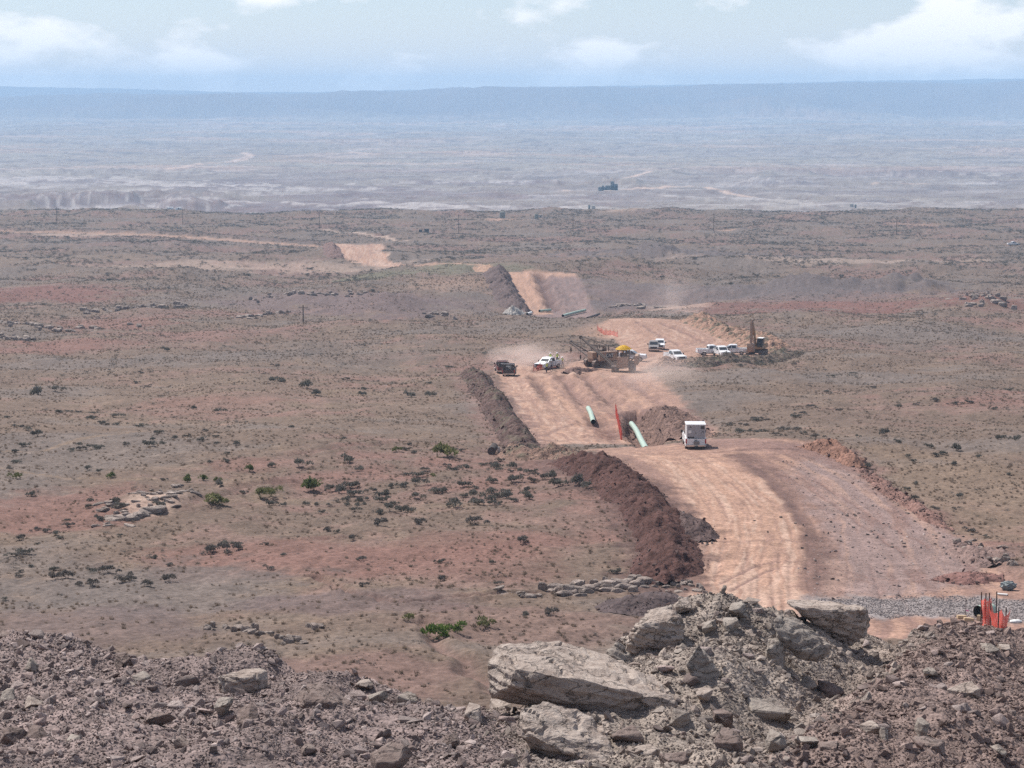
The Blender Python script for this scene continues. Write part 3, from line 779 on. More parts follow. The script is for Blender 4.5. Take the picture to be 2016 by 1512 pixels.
def hull_bm(pts):
    bm = bmesh.new()
    for p in pts: bm.verts.new(p)
    r = bmesh.ops.convex_hull(bm, input=bm.verts[:])
    junk = [e for e in r["geom_interior"] + r["geom_unused"] if isinstance(e, bmesh.types.BMVert)]
    bmesh.ops.delete(bm, geom=list(set(junk)), context='VERTS')
    loose = [v for v in bm.verts if not v.link_faces]
    bmesh.ops.delete(bm, geom=loose, context='VERTS')
    return bm
def rand_hull(r, n=13, scl=(1, .8, .65), boxy=0.5):
    P = []
    for _ in range(n):
        v = np.array([r.gauss(0, 1), r.gauss(0, 1), r.gauss(0, 1)]); v /= np.linalg.norm(v)
        c = v / max(abs(v))
        P.append((v * (1 - boxy) + c * 0.8 * boxy) * np.array(scl) * r.uniform(.82, 1.05))
    return [Vector(p) for p in P]
def roughen(bm, cell, amp, bev, seed, strata=0.0, levels=2):
    """chip the edges, break the faces up"""
    bmesh.ops.bevel(bm, geom=[e for e in bm.edges if e.calc_face_angle(0) > 0.35], offset=bev, segments=1, affect='EDGES', profile=0.6)
    bmesh.ops.triangulate(bm, faces=bm.faces[:])
    for _ in range(levels):
        long_e = [e for e in bm.edges if e.calc_length() > cell]
        if not long_e: break
        bmesh.ops.subdivide_edges(bm, edges=long_e, cuts=1, use_grid_fill=True)
        bmesh.ops.triangulate(bm, faces=[f for f in bm.faces if len(f.verts) > 3])
    bm.normal_update()
    off = Vector((seed * 3.1, seed * 1.7, -seed * 2.3))
    f0 = 1.0 / (cell * 6)
    for v in bm.verts:
        p = v.co + off
        d = mnoise.fractal(p * f0, 0.9, 2.1, 5) * amp
        d += (mnoise.ridged_multi_fractal(p * f0 * .7, 1.0, 2.2, 4, 1.0, 2.0) - 1.1) * amp * 0.5
        t_ = (p.z + 0.22 * p.x + 0.1 * p.y) / (cell * 2.3) + mnoise.noise(p * f0 * .5) * 1.2     # bedding steps
        d += (abs((t_ % 1.0) - .5) - .25) * amp * 1.5
        k = abs(mnoise.noise(p * f0 * .55 + Vector((9, 4, 2))))
        if k < .05: d -= amp * 1.4 * (1 - k / .05)
        v.co += v.normal * d
def bm_obj_mesh(bm, name, mat, smooth=False):
    me = bpy.data.meshes.new(name); bm.to_mesh(me); bm.free()
    if mat: me.materials.append(mat)
    if smooth: me.polygons.foreach_set("use_smooth", np.ones(len(me.polygons), bool))
    return me

# boulders: corners given by the place they take in the picture and metres behind the front corner
def boulder_pts(label, D, pts, mat, seed, amp=0.03, cell=0.16, strata=0, lv=4):
    low = np.median([p_[1] for p_ in pts])
    pts = list(pts) + [(px + (0 if px < 0 else 0), py + 14, d + .15) for px, py, d in pts if py > low + 4]     # foot set into the soil
    P = np.array([at(px, py, D + d) for px, py, d in pts])
    c = np.array([P[:, 0].mean(), P[:, 1].mean(), P[:, 2].min()])
    bm = hull_bm([Vector(p - c) for p in P])
    roughen(bm, cell * .5, amp * 1.1, 0.03, seed, strata, lv)
    link("boulder", bm_obj_mesh(bm, "boulder", mat, False), None, c, label=label, category="boulder")
boulder_pts("largest boulder, long pale slab lying tilted with dark shaded front", 39.6, [
    (977, 1270, 1.9), (1031, 1264, 2.7), (1108, 1262, 2.9), (1195, 1284, 2.8), (1257, 1326, 2.0), (1322, 1358, .9), (1331, 1384, .4), (1293, 1424, .15), (1239, 1417, 0), (1197, 1394, -.05),
    (1156, 1382, 0), (1002, 1352, 0.1), (1014, 1316, 0.15), (1075, 1327, 0.0), (1123, 1337, -.05), (1250, 1366, -.1), (962, 1308, 1.2), (964, 1362, 1.0), (1250, 1400, 1.6), (1050, 1360, 2.4)], M_pale, 1, 0.05, 0.16)
boulder_pts("broad pale slab half buried in front of the largest boulder", 36.0, [
    (1022, 1394, .9), (1067, 1379, 1.5), (1108, 1386, 1.6), (1186, 1418, 1.5), (1200, 1466, .7), (1212, 1500, .3), (1052, 1447, .1), (1025, 1450, .35), (1168, 1502, 0), (1079, 1466, 0), (1120, 1500, 1.2), (1060, 1480, .6)], M_pale, 2, 0.04, 0.14)
boulder_pts("big rounded pale boulder on the left shoulder of the middle mound", 44.8, [
    (1233, 1264, .2), (1257, 1224, .6), (1287, 1199, 1.0), (1323, 1191, 1.2), (1347, 1224, .8), (1344, 1258, .2), (1302, 1271, 0), (1250, 1275, .1), (1270, 1230, .1), (1330, 1215, .3), (1290, 1270, 1.2), (1240, 1250, 1.1)], M_pale, 3, 0.06, 0.13)
boulder_pts("pale block wedged upright between the largest boulder and the mound", 43.6, [
    (1192, 1284, .2), (1215, 1262, .5), (1230, 1268, .6), (1258, 1318, .4), (1248, 1326, 0), (1205, 1290, 0), (1195, 1300, .6), (1225, 1320, .8)], M_grey, 4, 0.03, 0.12)
boulder_pts("grey diamond shaped block standing on the slope of the middle mound", 41.5, [
    (1373, 1268, .3), (1419, 1326, .2), (1403, 1357, 0), (1376, 1344, 0), (1350, 1308, .1), (1385, 1275, .9), (1418, 1320, .8), (1380, 1345, .7)], M_grey, 5, 0.025, 0.12)
boulder_pts("flat topped grey slab on the crest of the middle mound", 48.6, [
    (1547, 1180, 1.9), (1596, 1181, 2.0), (1644, 1186, 1.9), (1706, 1195, 1.5), (1713, 1220, .9), (1702, 1240, .5), (1672, 1262, .2), (1651, 1247, .1), (1602, 1213, .0), (1554, 1192, .2), (1559, 1196, .1), (1614, 1200, 0), (1654, 1203, 0), (1702, 1199, .3), (1650, 1245, 1.5)], M_pale, 6, 0.04, 0.15)
boulder_pts("smooth grey slab leaning down the slope below the flat topped slab", 44.9, [
    (1534, 1209, .7), (1562, 1213, .9), (1596, 1235, .8), (1636, 1272, .5), (1611, 1292, .1), (1571, 1282, 0), (1531, 1249, 0), (1521, 1221, .2), (1600, 1280, .9), (1540, 1240, 1.0)], M_grey, 7, 0.03, 0.13)
boulder_pts("brown block with a lit left face in the middle of the left bank", 37.6, [
    (599, 1343, 1.1), (624, 1340, 1.3), (660, 1352, 1.2), (696, 1381, .9), (688, 1416, .3), (668, 1424, .1), (620, 1415, 0), (592, 1412, .05), (569, 1414, .5), (578, 1375, .8), (600, 1378, .1), (650, 1382, .0), (640, 1420, 1.0)], M_brown, 8, 0.04, 0.13)
boulder_pts("dark brown cracked slab sloping down at the end of the left bank", 38.5, [
    (827, 1383, .7), (847, 1367, .9), (866, 1388, .8), (927, 1448, .4), (921, 1458, .1), (822, 1411, .1), (872, 1436, 0), (850, 1400, .0), (900, 1450, .8), (830, 1400, .8)], M_brown, 9, 0.04, 0.12)
boulder_pts("pale squared block near the top of the left bank", 40.0, [
    (429, 1330, .2), (470, 1320, .6), (510, 1315, .7), (528, 1316, .6), (530, 1340, .3), (520, 1360, .05), (440, 1364, .05), (431, 1350, .1), (490, 1362, .0), (500, 1330, .05), (525, 1355, .7), (440, 1358, .7)], M_pale, 10, 0.025, 0.1)
boulder_pts("dark tilted ledge slab at the top left of the bank", 46.2, [
    (-10, 1236, .8), (27, 1240, .9), (60, 1250, .8), (101, 1270, .4), (98, 1279, .1), (70, 1275, 0), (30, 1256, 0), (-10, 1250, .2), (40, 1262, .8)], M_brown, 11, 0.03, 0.12)

BB = [  # x0, y0, x1, y1, material, label
    (1328, 1182, 1362, 1212, 'p', "pale stone capping the left shoulder of the middle mound"),
    (1434, 1190, 1473, 1218, 'g', "grey stone just below the crest of the middle mound"),
    (1507, 1266, 1553, 1336, 'g', "knobbly upright grey rock below the leaning smooth slab"),
    (1559, 1333, 1611, 1368, 'g', "grey rock low in the gully between the two mounds"),
    (1470, 1379, 1556, 1424, 'g', "wide grey wedge rock at the foot of the middle mound"),
    (1611, 1345, 1663, 1392, 'b', "brown angular rock where the two mounds meet"),
    (1867, 1345, 1932, 1388, 'p', "rounded pale rock alone on the right mound"),
    (1406, 1446, 1464, 1499, 'b', "brown angular rock at the bottom edge below the wide grey wedge"),
    (1510, 1446, 1550, 1490, 'g', "pointed grey rock at the foot of the right mound"),
    (1803, 1458, 1867, 1493, 'b', "low brown block at the bottom right of the right mound"),
    (1635, 1431, 1666, 1458, 'b', "brown rock at the left end of the row of stones on the right mound"),
    (1693, 1425, 1736, 1451, 'p', "pale flat stone in the row of stones on the right mound"),
    (1735, 1437, 1755, 1474, 'g', "narrow upright stone in the row of stones on the right mound"),
    (1611, 1465, 1654, 1490, 'b', "brown block at the bottom of the right mound beside a paler one"),
    (1574, 1455, 1614, 1478, 'g', "pale flat block at the bottom left of the right mound"),
    (1803, 1419, 1831, 1451, 'g', "stone standing on the low brown block"),
    (1406, 1404, 1445, 1436, 'b', "dark triangular rock under the middle mound"),
    (1696, 1364, 1721, 1391, 'g', "small pale block on the face of the right mound"),
    (1812, 1388, 1848, 1413, 'b', "flat brown stone below the rounded pale rock"),
    (1818, 1318, 1848, 1336, 'g', "grey stone high on the right mound"),
    (1930, 1268, 1968, 1292, 'g', "long stone on the crest of the right mound below the fence"),
    (1966, 1272, 1992, 1286, 'p', "pale stone at the foot of the red fence"),
    (1317, 1397, 1362, 1437, 'g', "grey rock right of the tip of the largest boulder"),
    (1200, 1439, 1269, 1477, 'b', "brown rock below the overhanging end of the largest boulder"),
    (1079, 1355, 1141, 1386, 'p', "pale block tucked under the front of the largest boulder"),
    (960, 1376, 1016, 1422, 'p', "pale leaning stone below the left end of the largest boulder"),
    (1052, 1340, 1081, 1363, 'p', "small pale stone against the front of the largest boulder"),
    (1370, 1358, 1406, 1380, 'p', "pale stone below the diamond shaped block"),
    (1296, 1273, 1320, 1300, 'p', "small pale stone beneath the big rounded boulder"),
    (1382, 1224, 1415, 1251, 'g', "grey stone high on the middle mound above the diamond shaped block"),
    (1424, 1221, 1456, 1258, 'g', "blunt grey stone in the middle of the upper mound"),
    (1248, 1474, 1302, 1496, 'p', "flat pale stone at the bottom edge right of the half buried slab"),
    (1299, 1490, 1358, 1520, 'b', "brown rock cut by the bottom edge below the middle mound"),
    (725, 1475, 812, 1530, 'b', "big brown rounded rock cut by the bottom edge of the left bank"),
    (462, 1395, 507, 1438, 'b', "pointed brown rock left of the brown block"),
    (285, 1408, 345, 1436, 'r', "reddish domed rock low on the left bank"),
    (47, 1300, 73, 1329, 'g', "upright grey stone high on the left bank"),
    (226, 1348, 266, 1369, 'p', "pale flat stone in the middle of the left bank"),
    (419, 1381, 456, 1416, 'g', "grey triangular stone below the pale squared block"),
    (-6, 1440, 50, 1471, 'b', "dark rock at the left edge low on the bank"),
    (50, 1438, 92, 1471, 'b', "brown rock beside the dark rock at the left edge"),
    (159, 1347, 182, 1369, 'p', "pale wedge stone left of the pale flat stone"),
    (222, 1290, 258, 1322, 'b', "brown slanting stone at the top of the left bank"),
    (260, 1328, 294, 1344, 'g', "grey rounded stone in the saddle of the left bank"),
    (131, 1452, 160, 1468, 'g', "low grey stone at the bottom left of the bank"),
    (780, 1368, 822, 1393, 'g', "grey block above the dark cracked slab"),
    (698, 1343, 736, 1364, 'p', "pale stone on the crest behind the brown block"),
    (723, 1366, 766, 1384, 'g', "flat grey stone right of the brown block"),
    (915, 1395, 950, 1440, 'p', "pale stone at the left foot of the largest boulder"),
    (1020, 1330, 1050, 1350, 'b', "brown clod on the near edge of the largest boulder"),
    (870, 1450, 905, 1475, 'b', "brown stone under the dark cracked slab"),
    (340, 1455, 372, 1478, 'b', "brown stone at the bottom of the left bank below the reddish dome"),
    (45, 1378, 82, 1398, 'p', "pale flat stone at the left side of the bank"),
    (0, 1360, 30, 1385, 'g', "grey stone at the left edge of the bank"),
    (590, 1470, 625, 1492, 'b', "brown stone at the bottom below the brown block"),
    (1980, 1400, 2012, 1422, 'b', "brown stone at the right edge of the right mound"),
    (1955, 1470, 1985, 1490, 'g', "pale stone at the bottom right corner"),
    (1245, 1330, 1262, 1345, 'p', "small stone lying on top of the largest boulder's right end")]
_MB = {'p': M_pale, 'g': M_grey, 'b': M_brown, 'r': M_brown}
placed = []
for i, (x0, y0, x1, y1, k, lab) in enumerate(BB):
    r = random.Random(100 + i)
    g = bank_at((x0 + x1) / 2, y1 - 0.25 * (y1 - y0))
    D = g[1] - 0.1
    a, b_ = at(x0, y1, D), at(x1, y0, D)
    w, h = b_[0] - a[0], b_[2] - a[2]
    c = (a + b_) / 2
    P = np.array([list(p) for p in rand_hull(r, 15, (1, 1, 1), r.uniform(.45, .8))])
    P -= (P.max(0) + P.min(0)) / 2
    P /= (P.max(0) - P.min(0)) / 2
    dep = (w + h) * 0.27 + 0.1
    P *= np.array([w / 2, dep, h / 2 * 1.05])
    bm = hull_bm([Vector(p) for p in P])
    s = max(w, h)
    roughen(bm, max(0.05, s * 0.09), s * 0.022, s * 0.025, 20 + i, 0, 3)
    o = link("boulder", bm_obj_mesh(bm, "boulder", _MB[k]), None, (c[0], c[1] + dep * .5, c[2]), label=lab, category="boulder")
    placed.append((c[0], c[1] + dep * .5, s * .5))

def scatter_points(name, pts, scl, rot, idx, protos, **props):
    """one object: points carrying copies of a few small meshes"""
    me = bpy.data.meshes.new(name)
    me.vertices.add(len(pts)); me.vertices.foreach_set("co", np.ascontiguousarray(pts, np.float32).ravel())
    a = me.attributes.new("scl", 'FLOAT_VECTOR', 'POINT'); a.data.foreach_set("vector", np.ascontiguousarray(scl, np.float32).ravel())
    a = me.attributes.new("rot", 'FLOAT_VECTOR', 'POINT'); a.data.foreach_set("vector", np.ascontiguousarray(rot, np.float32).ravel())
    a = me.attributes.new("pick", 'INT', 'POINT'); a.data.foreach_set("value", np.ascontiguousarray(idx, np.int32))
    o = link(name, me, **props)
    coll = bpy.data.collections.new(name + "_kinds")
    for i, p in enumerate(protos):
        coll.objects.link(bpy.data.objects.new("%s_kind_%02d" % (name, i), p))
    ng = bpy.data.node_groups.new(name, 'GeometryNodeTree')
    ng.interface.new_socket("Geometry", in_out='INPUT', socket_type='NodeSocketGeometry')
    ng.interface.new_socket("Geometry", in_out='OUTPUT', socket_type='NodeSocketGeometry')
    gi = ng.nodes.new("NodeGroupInput"); go = ng.nodes.new("NodeGroupOutput")
    ip = ng.nodes.new("GeometryNodeInstanceOnPoints")
    ci = ng.nodes.new("GeometryNodeCollectionInfo"); ci.inputs["Collection"].default_value = coll
    ci.inputs["Separate Children"].default_value = True; ci.inputs["Reset Children"].default_value = True
    ip.inputs["Pick Instance"].default_value = True
    def named(n, t):
        q = ng.nodes.new("GeometryNodeInputNamedAttribute"); q.data_type = t; q.inputs["Name"].default_value = n
        return next(s for s in q.outputs if s.enabled and s.name == "Attribute")
    ng.links.new(gi.outputs[0], ip.inputs["Points"]); ng.links.new(ci.outputs[0], ip.inputs["Instance"])
    ng.links.new(named("pick", 'INT'), ip.inputs["Instance Index"])
    e2r = ng.nodes.new("FunctionNodeEulerToRotation"); ng.links.new(named("rot", 'FLOAT_VECTOR'), e2r.inputs[0])
    ng.links.new(e2r.outputs[0], ip.inputs["Rotation"]); ng.links.new(named("scl", 'FLOAT_VECTOR'), ip.inputs["Scale"])
    ng.links.new(ip.outputs[0], go.inputs[0])
    md = o.modifiers.new("copies", 'NODES'); md.node_group = ng
    return o

FRAGS = []
for i in range(10):
    r = random.Random(500 + i)
    bm = hull_bm(rand_hull(r, 11, (1, r.uniform(.6, .95), r.uniform(.4, .8)), r.uniform(.3, .8)))
    bmesh.ops.triangulate(bm, faces=bm.faces[:])
    FRAGS.append(bm_obj_mesh(bm, "fragment", M_frag))
MIDROCKS = []
for i in range(10):
    r = random.Random(700 + i)
    bm = hull_bm(rand_hull(r, 13, (1, r.uniform(.65, .95), r.uniform(.45, .8)), r.uniform(.4, .85)))
    roughen(bm, 0.42, 0.05, 0.09, 60 + i, 0, 1)
    MIDROCKS.append(bm_obj_mesh(bm, "rock", M_frag))

# loose stones of the bank: the larger ones singly, the rest as rubble
def bank_samples(n, seed):
    q = np.random.default_rng(seed)
    y = np.sqrt(q.uniform(29.5 ** 2, 57 ** 2, n)); a = q.uniform(-0.265, 0.265, n)
    x = a * y
    dc = np.interp(px_of(x, y), CREST_PX, CREST_D)
    k = y < dc + 0.5
    return x[k], y[k], q
x, y, q = bank_samples(900, 31)
ORD = ["nearest", "second", "third", "fourth", "fifth", "sixth", "seventh", "eighth", "ninth", "tenth", "eleventh", "twelfth"]
LAND_ROCK = [(o.location.x, o.location.y, o["label"]) for o in bpy.data.objects if o.name.startswith("boulder") and len(o["label"].split()) <= 10]
def relation(px, py, lx, ly):
    dx, dy = px - lx, py - ly
    if abs(dx) > abs(dy) * .8: return "right of" if dx > 0 else "left of"
    return "below" if dy > 0 else "above"
def proj(p):
    dv = p[1] * _cp - p[2] * _sp
    return 1008 + p[0] / dv * F, 756 - (p[1] * _sp + p[2] * _cp) / dv * F
todo = []
for i in range(len(x)):
    if len(todo) >= 235: break
    s = 0.10 + 0.16 * q.random() ** 2
    if any((x[i] - a) ** 2 + (y[i] - b) ** 2 < (c + s) ** 2 for a, b, c in placed): continue
    px = px_of(x[i], y[i])
    if px < 5 or px > 2010: continue
    o = link("rock", MIDROCKS[i % 10], None, (x[i], y[i], float(bankz(x[i], y[i])) + s * 0.18), category="rock", group="small rocks on the near bank")
    o.scale = (s * q.uniform(.8, 1.3), s * q.uniform(.8, 1.2), s * q.uniform(.7, 1.1))
    o.rotation_euler = (q.normal() * .35, q.normal() * .35, q.uniform(0, 6.28))
    todo.append((o, proj(o.location)))
def name_by_landmark(todo, marks, noun, most=16):
    """label each thing by its rank among those on one side of the closest landmark"""
    sets = {}
    for o, (px, py) in todo:
        d = sorted(((px - lx) ** 2 + ((py - ly) * 1.4) ** 2, lx, ly, l) for lx, ly, l in marks)[0]
        sets.setdefault((noun(o) , relation(px, py, d[1], d[2]), d[3]), []).append((d[0], o))
    for (nn, rel, l), lst in sets.items():
        lst.sort(key=lambda t: t[0])
        for k, (_, o) in enumerate(lst):
            o["label"] = " ".join(("%s %s %s the %s" % (ORD[min(k, 11)], nn, rel, l)).split()[:most])
name_by_landmark(todo, [(*proj((a, b, float(bankz(a, b)))), l) for a, b, l in LAND_ROCK], lambda o: "small rock")
x, y, q = bank_samples(240000, 33)
dens = fbm(x / 2.0, y / 2.0, 3, 121) + 0.35 * fbm(x / .6, y / .6, 2, 123)
k = dens + q.uniform(-.5, .5, len(x)) > -0.5
x, y = x[k], y[k]
s = 0.009 + 0.0100 / np.maximum(q.random(len(x)), 0.004) ** 0.47
s = np.minimum(s, 0.17) * (1 + .3 * fbm(x / 3, y / 3, 2, 127))
z = bankz(x, y) + s * 0.25
M_fragb = rock_mat("rubble_stone_beige", (0.34, 0.285, 0.247), (0.21, 0.165, 0.142), (0.47, 0.412, 0.364), 3.0, 0.4, 0.5)
M_fragr = rock_mat("rubble_stone_brown", (0.275, 0.203, 0.178), (0.165, 0.115, 0.100), (0.41, 0.325, 0.287), 3.0, 0.4, 0.6)
pxq = px_of(x, y) + fbm(x, y, 2, 129) * 90
zone = np.where((pxq > 980) & (pxq + (y - 42) * -18 < 1690), 1, np.where(pxq > 980, 2, 0))
for zi, (mat_, lab) in enumerate([(M_frag, "loose grey brown broken stone covering the left bank"), (M_fragb, "pale broken stone covering the middle mound"), (M_fragr, "brown broken stone covering the right mound")]):
    k = zone == zi; n = int(k.sum()); fr_ = [f.copy() for f in FRAGS]
    for f in fr_: f.materials[0] = mat_
    scatter_points("rubble", np.stack([x, y, z], 1)[k], np.stack([s * q.uniform(.8, 1.4, len(x)), s, s * q.uniform(.7, 1.1, len(x))], 1)[k],
                   np.stack([q.normal(0, .5, n), q.normal(0, .5, n), q.uniform(0, 6.28, n)], 1), q.integers(0, 10, n), fr_, kind="stuff", label=lab, category="rubble")

# ---------------------------------------------------------------- berms and dirt piles
def berm(label, ridge, half, height, colour, seed, rough=1.0, taper=6.0, name="dirt_berm", step=0.32, ncross=40, colfun=None, category="berm", on=None):
    P = smooth_poly(gpl(ridge) if on is None else on, 10)
    seg = np.hypot(*(np.diff(P[:, :2], axis=0).T)); s = np.concatenate([[0], np.cumsum(seg)])
    n = max(12, int(s[-1] / step)); t = np.linspace(0, s[-1], n)
    cx, cy = np.interp(t, s, P[:, 0]), np.interp(t, s, P[:, 1])
    tx, ty = np.gradient(cx), np.gradient(cy); L = np.hypot(tx, ty); tx /= L; ty /= L
    k = np.linspace(-1.15, 1.15, ncross)
    env = sstep(0, taper, t) * sstep(0, taper, s[-1] - t)
    hw = half * (0.8 + 0.2 * env) * (1 + 0.20 * fbm(t / 6, t * 0, 3, seed) + .12 * fbm(t / 1.6, t * 0, 2, seed + 1))
    X = cx[:, None] + ty[:, None] * k * hw[:, None]; Y = cy[:, None] - tx[:, None] * k * hw[:, None]
    sk = k[None, :] + .22 * fbm(t / 3.5, t * 0 + 8, 2, seed + 6)[:, None] * (1 - np.abs(k[None, :]))
    prof = np.maximum(0, 1 - np.abs(sk) ** 1.3)
    hh = height * env * (1 + 0.5 * fbm(t / 4.0, t * 0 + 4, 3, seed + 3) + .2 * fbm(t / 1.3, t * 0, 2, seed + 4))
    Z = ground_z(X, Y) + prof * hh[:, None] - 0.35 * sstep(0.93, 1.15, np.abs(k))[None, :] - .12 * sstep(.5, 1.0, np.abs(k))[None, :]
    fade = np.clip(prof * 2.2, 0.12, 1)
    a, b_ = k[None, :] * half + 0 * X, t[:, None] + 0 * X
    Z = Z + rough * fade * (fbm(X / 1.3, Y / 1.3, 3, seed + 5) * 0.24 + fbm(X / .45, Y / .45, 2, seed + 7) * 0.10 + np.abs(fbm(b_ / .9, a / 4, 2, seed + 9)) * 0.14)
    X = X.ravel(); Y = Y.ravel(); Z = Z.ravel()
    base = np.array(colour)[None, :] * (1 + 0.22 * fbm(X / 3, Y / 3, 3, seed + 11) + 0.2 * fbm(X / .6, Y / .6, 2, seed + 13))[:, None]
    if colfun is not None: base = colfun(base, a.ravel(), b_.ravel(), X, Y)
    me = mesh_from(name, np.stack([X, Y, Z], 1), grid_faces(n, ncross), True, np.clip(base, .015, .8), M_berm)
    return link(name, me, label=label, category=category)
def grassy(amount):
    def f(base, a, b_, X, Y):
        g = np.clip(sstep(0.0, .5, fbm(X / 2, Y / 2, 3, 141)) * amount, 0, 1)[:, None]
        return base * (1 - g) + np.array([0.115, 0.100, 0.072]) * g
    return f
berm("long dark brown earth berm beside the near bend of the track", [(1300, 1150), (1318, 1095), (1296, 1040), (1256, 990), (1215, 952), (1168, 922), (1112, 904)], 2.5, 1.25, (0.082, 0.042, 0.036), 201, 1.7, 6)
berm("low sandy brown berm joining the dark berm to the hill", [(1125, 900), (1080, 894), (1030, 893), (1000, 882)], 2.3, 0.95, (0.19, 0.120, 0.094), 221, 1.4, 4, colfun=grassy(.9))
berm("dark brown berm climbing the hill left of the tan track", [(1028, 880), (998, 838), (972, 797), (946, 760), (922, 741)], 2.1, 1.15, (0.098, 0.062, 0.055), 241, 1.3, 6, colfun=grassy(.6))
berm("stony heap spilling from the dark berm onto the track", [(1330, 1020), (1362, 1046), (1392, 1066)], 1.8, 0.8, (0.10, 0.068, 0.064), 261, 1.6, 2.5, name="dirt_heap", category="dirt heap")
berm("dark purple brown dirt mound beside the rock ledge", [(1215, 1208), (1250, 1196), (1290, 1196), (1340, 1208)], 3.0, 1.4, (0.092, 0.068, 0.067), 281, .6, 3.5, name="dirt_mound", category="dirt mound")
berm("red brown spoil windrow at the top right of the near bend", [(1570, 882), (1620, 886), (1665, 902), (1692, 920)], 1.7, 1.1, (0.215, 0.118, 0.088), 301, 1.6, 3)
berm("low red brown edge with stones along the stony right side", [(1700, 925), (1760, 975), (1830, 1020), (1870, 1040)], 0.9, 0.4, (0.19, 0.11, 0.092), 321, 1.2, 4, name="dirt_edge")
berm("brown dirt heap with rubble at the right rim of the stony area", [(1880, 1080), (1930, 1100), (1965, 1120)], 2.2, 0.7, (0.205, 0.140, 0.124), 341, 1.6, 3, name="dirt_heap", category="dirt heap")
berm("dark red dirt heap near the blue grey bundle", [(1860, 1150), (1920, 1140), (1975, 1142)], 2.4, 0.6, (0.17, 0.092, 0.08), 351, 1.0, 3, name="dirt_heap", category="dirt heap")
berm("rough brown spoil heap beside the open pipe trench", [(1285, 812), (1300, 830), (1318, 852), (1335, 866)], 4.6, 1.0, (0.165, 0.104, 0.086), 361, 1.8, 6, name="spoil_heap", category="spoil heap")
berm("grassy earth berm curving round the parked white pickups", [(1345, 722), (1400, 719), (1450, 716), (1510, 709), (1550, 699), (1580, 694)], 2.8, 1.0, (0.135, 0.100, 0.080), 381, 1.3, 8, colfun=grassy(1.0))
berm("eroded cut bank with brush along the far edge of the graded loop", [(1360, 632), (1400, 644), (1440, 660), (1480, 676), (1520, 690)], 4.5, 1.8, (0.285, 0.175, 0.130), 401, 2.0, 8, colfun=grassy(.9))
berm("dark spoil bank left of the far graded slope", [(1024, 620), (1002, 590), (984, 560), (976, 538)], 4.6, 2.4, (0.115, 0.082, 0.078), 421, 2.5, 10, step=1.0)
berm("pale broken stone heap at the foot of the far graded slope", [(1000, 622), (1015, 621), (1030, 621)], 3.0, 1.8, (0.30, 0.275, 0.255), 441, 2.0, 6, name="stone_heap", step=0.6, category="stone heap")
berm("orange earth bank left of the far graded slope", [(945, 530), (965, 535), (985, 540)], 4.0, 1.4, (0.32, 0.205, 0.150), 461, 2.0, 8, step=1.0)
berm("brown spoil pile beside the most distant graded cut", [(645, 492), (655, 500), (668, 512)], 4.0, 1.1, (0.165, 0.108, 0.098), 481, 2.0, 8, step=1.0)
berm("dark earth excavated beside the two side boom tractors", [(1118, 738), (1140, 732), (1165, 728)], 2.2, .7, (0.15, 0.095, 0.082), 501, 1.5, 4, name="dirt_heap", category="dirt heap")

berm("low dirt ridge in front of the half hidden white pickups", [(1282, 722), (1315, 720), (1350, 717)], 2.0, 0.9, (0.27, 0.175, 0.138), 521, 1.3, 4, name="dirt_heap", category="dirt heap")
# clods and stones on the heaps, gravel on the pad, stones on the stony stretch
M_clod = rock_mat("earth_clod", (0.092, 0.055, 0.049), (0.055, 0.032, 0.029), (0.19, 0.14, 0.126), 3.0, 0.4, 0.6)
M_grav = rock_mat("gravel_stone", (0.27, 0.24, 0.235), (0.17, 0.145, 0.145), (0.38, 0.35, 0.34), 3.0, 0.4, 0.5)
CLODS = [f.copy() for f in FRAGS[:5]]; GRAVS = [f.copy() for f in FRAGS[5:]]
for f in CLODS: f.materials[0] = M_clod
for f in GRAVS: f.materials[0] = M_grav
q = np.random.default_rng(71); acc = []
for o in list(bpy.data.objects):
    if o.get("category") in ("berm", "dirt heap", "dirt mound", "spoil heap") and o.location.length < 1:
        co = np.empty(len(o.data.vertices) * 3, np.float32); o.data.vertices.foreach_get("co", co); co = co.reshape(-1, 3)
        if co[:, 1].mean() > 420: continue
        n = int(len(co) * (.32 if co[:, 1].mean() < 260 else .16)); acc.append(co[q.integers(0, len(co), n)] + q.normal(0, .25, (n, 3)) * np.array([1, 1, 0]))
acc = np.concatenate(acc); s = np.minimum(.03 + .022 / np.maximum(q.random(len(acc)), .02) ** .6, .26) * (1 + .5 * sstep(200, 350, acc[:, 1]))
scatter_points("earth_clods", acc, np.stack([s, s, s * .8], 1), np.stack([q.normal(0, .5, len(s)), q.normal(0, .5, len(s)), q.uniform(0, 6.28, len(s))], 1), q.integers(0, 5, len(s)), CLODS,
               kind="stuff", label="clods and stones on the turned earth berms", category="clods")
def in_poly(P, n, seed, grow=0.0):
    q = np.random.default_rng(seed); x = q.uniform(P[:, 0].min() - 2, P[:, 0].max() + 2, n); y = q.uniform(P[:, 1].min() - 3, P[:, 1].max() + 3, n)
    k = polygon_sd(P, x, y) + fbm(x / 2, y / 3, 3, seed) * 1.2 < grow
    return x[k], y[k], q
x, y, q = in_poly(GRAVEL1, 14000, 73); s = q.uniform(.04, .09, len(x))
scatter_points("gravel", np.stack([x, y, ground_z(x, y) + s * .2], 1), np.stack([s, s, s * .8], 1), np.stack([q.normal(0, .5, len(s)), q.normal(0, .5, len(s)), q.uniform(0, 6.28, len(s))], 1), q.integers(0, 5, len(s)), GRAVS,
               kind="stuff", label="grey crushed gravel of the pad below the bend", category="gravel")
x, y, q = in_poly(GREY1, 9000, 75, .8); s = np.minimum(.02 + .014 / np.maximum(q.random(len(x)), .01) ** .55, .2)
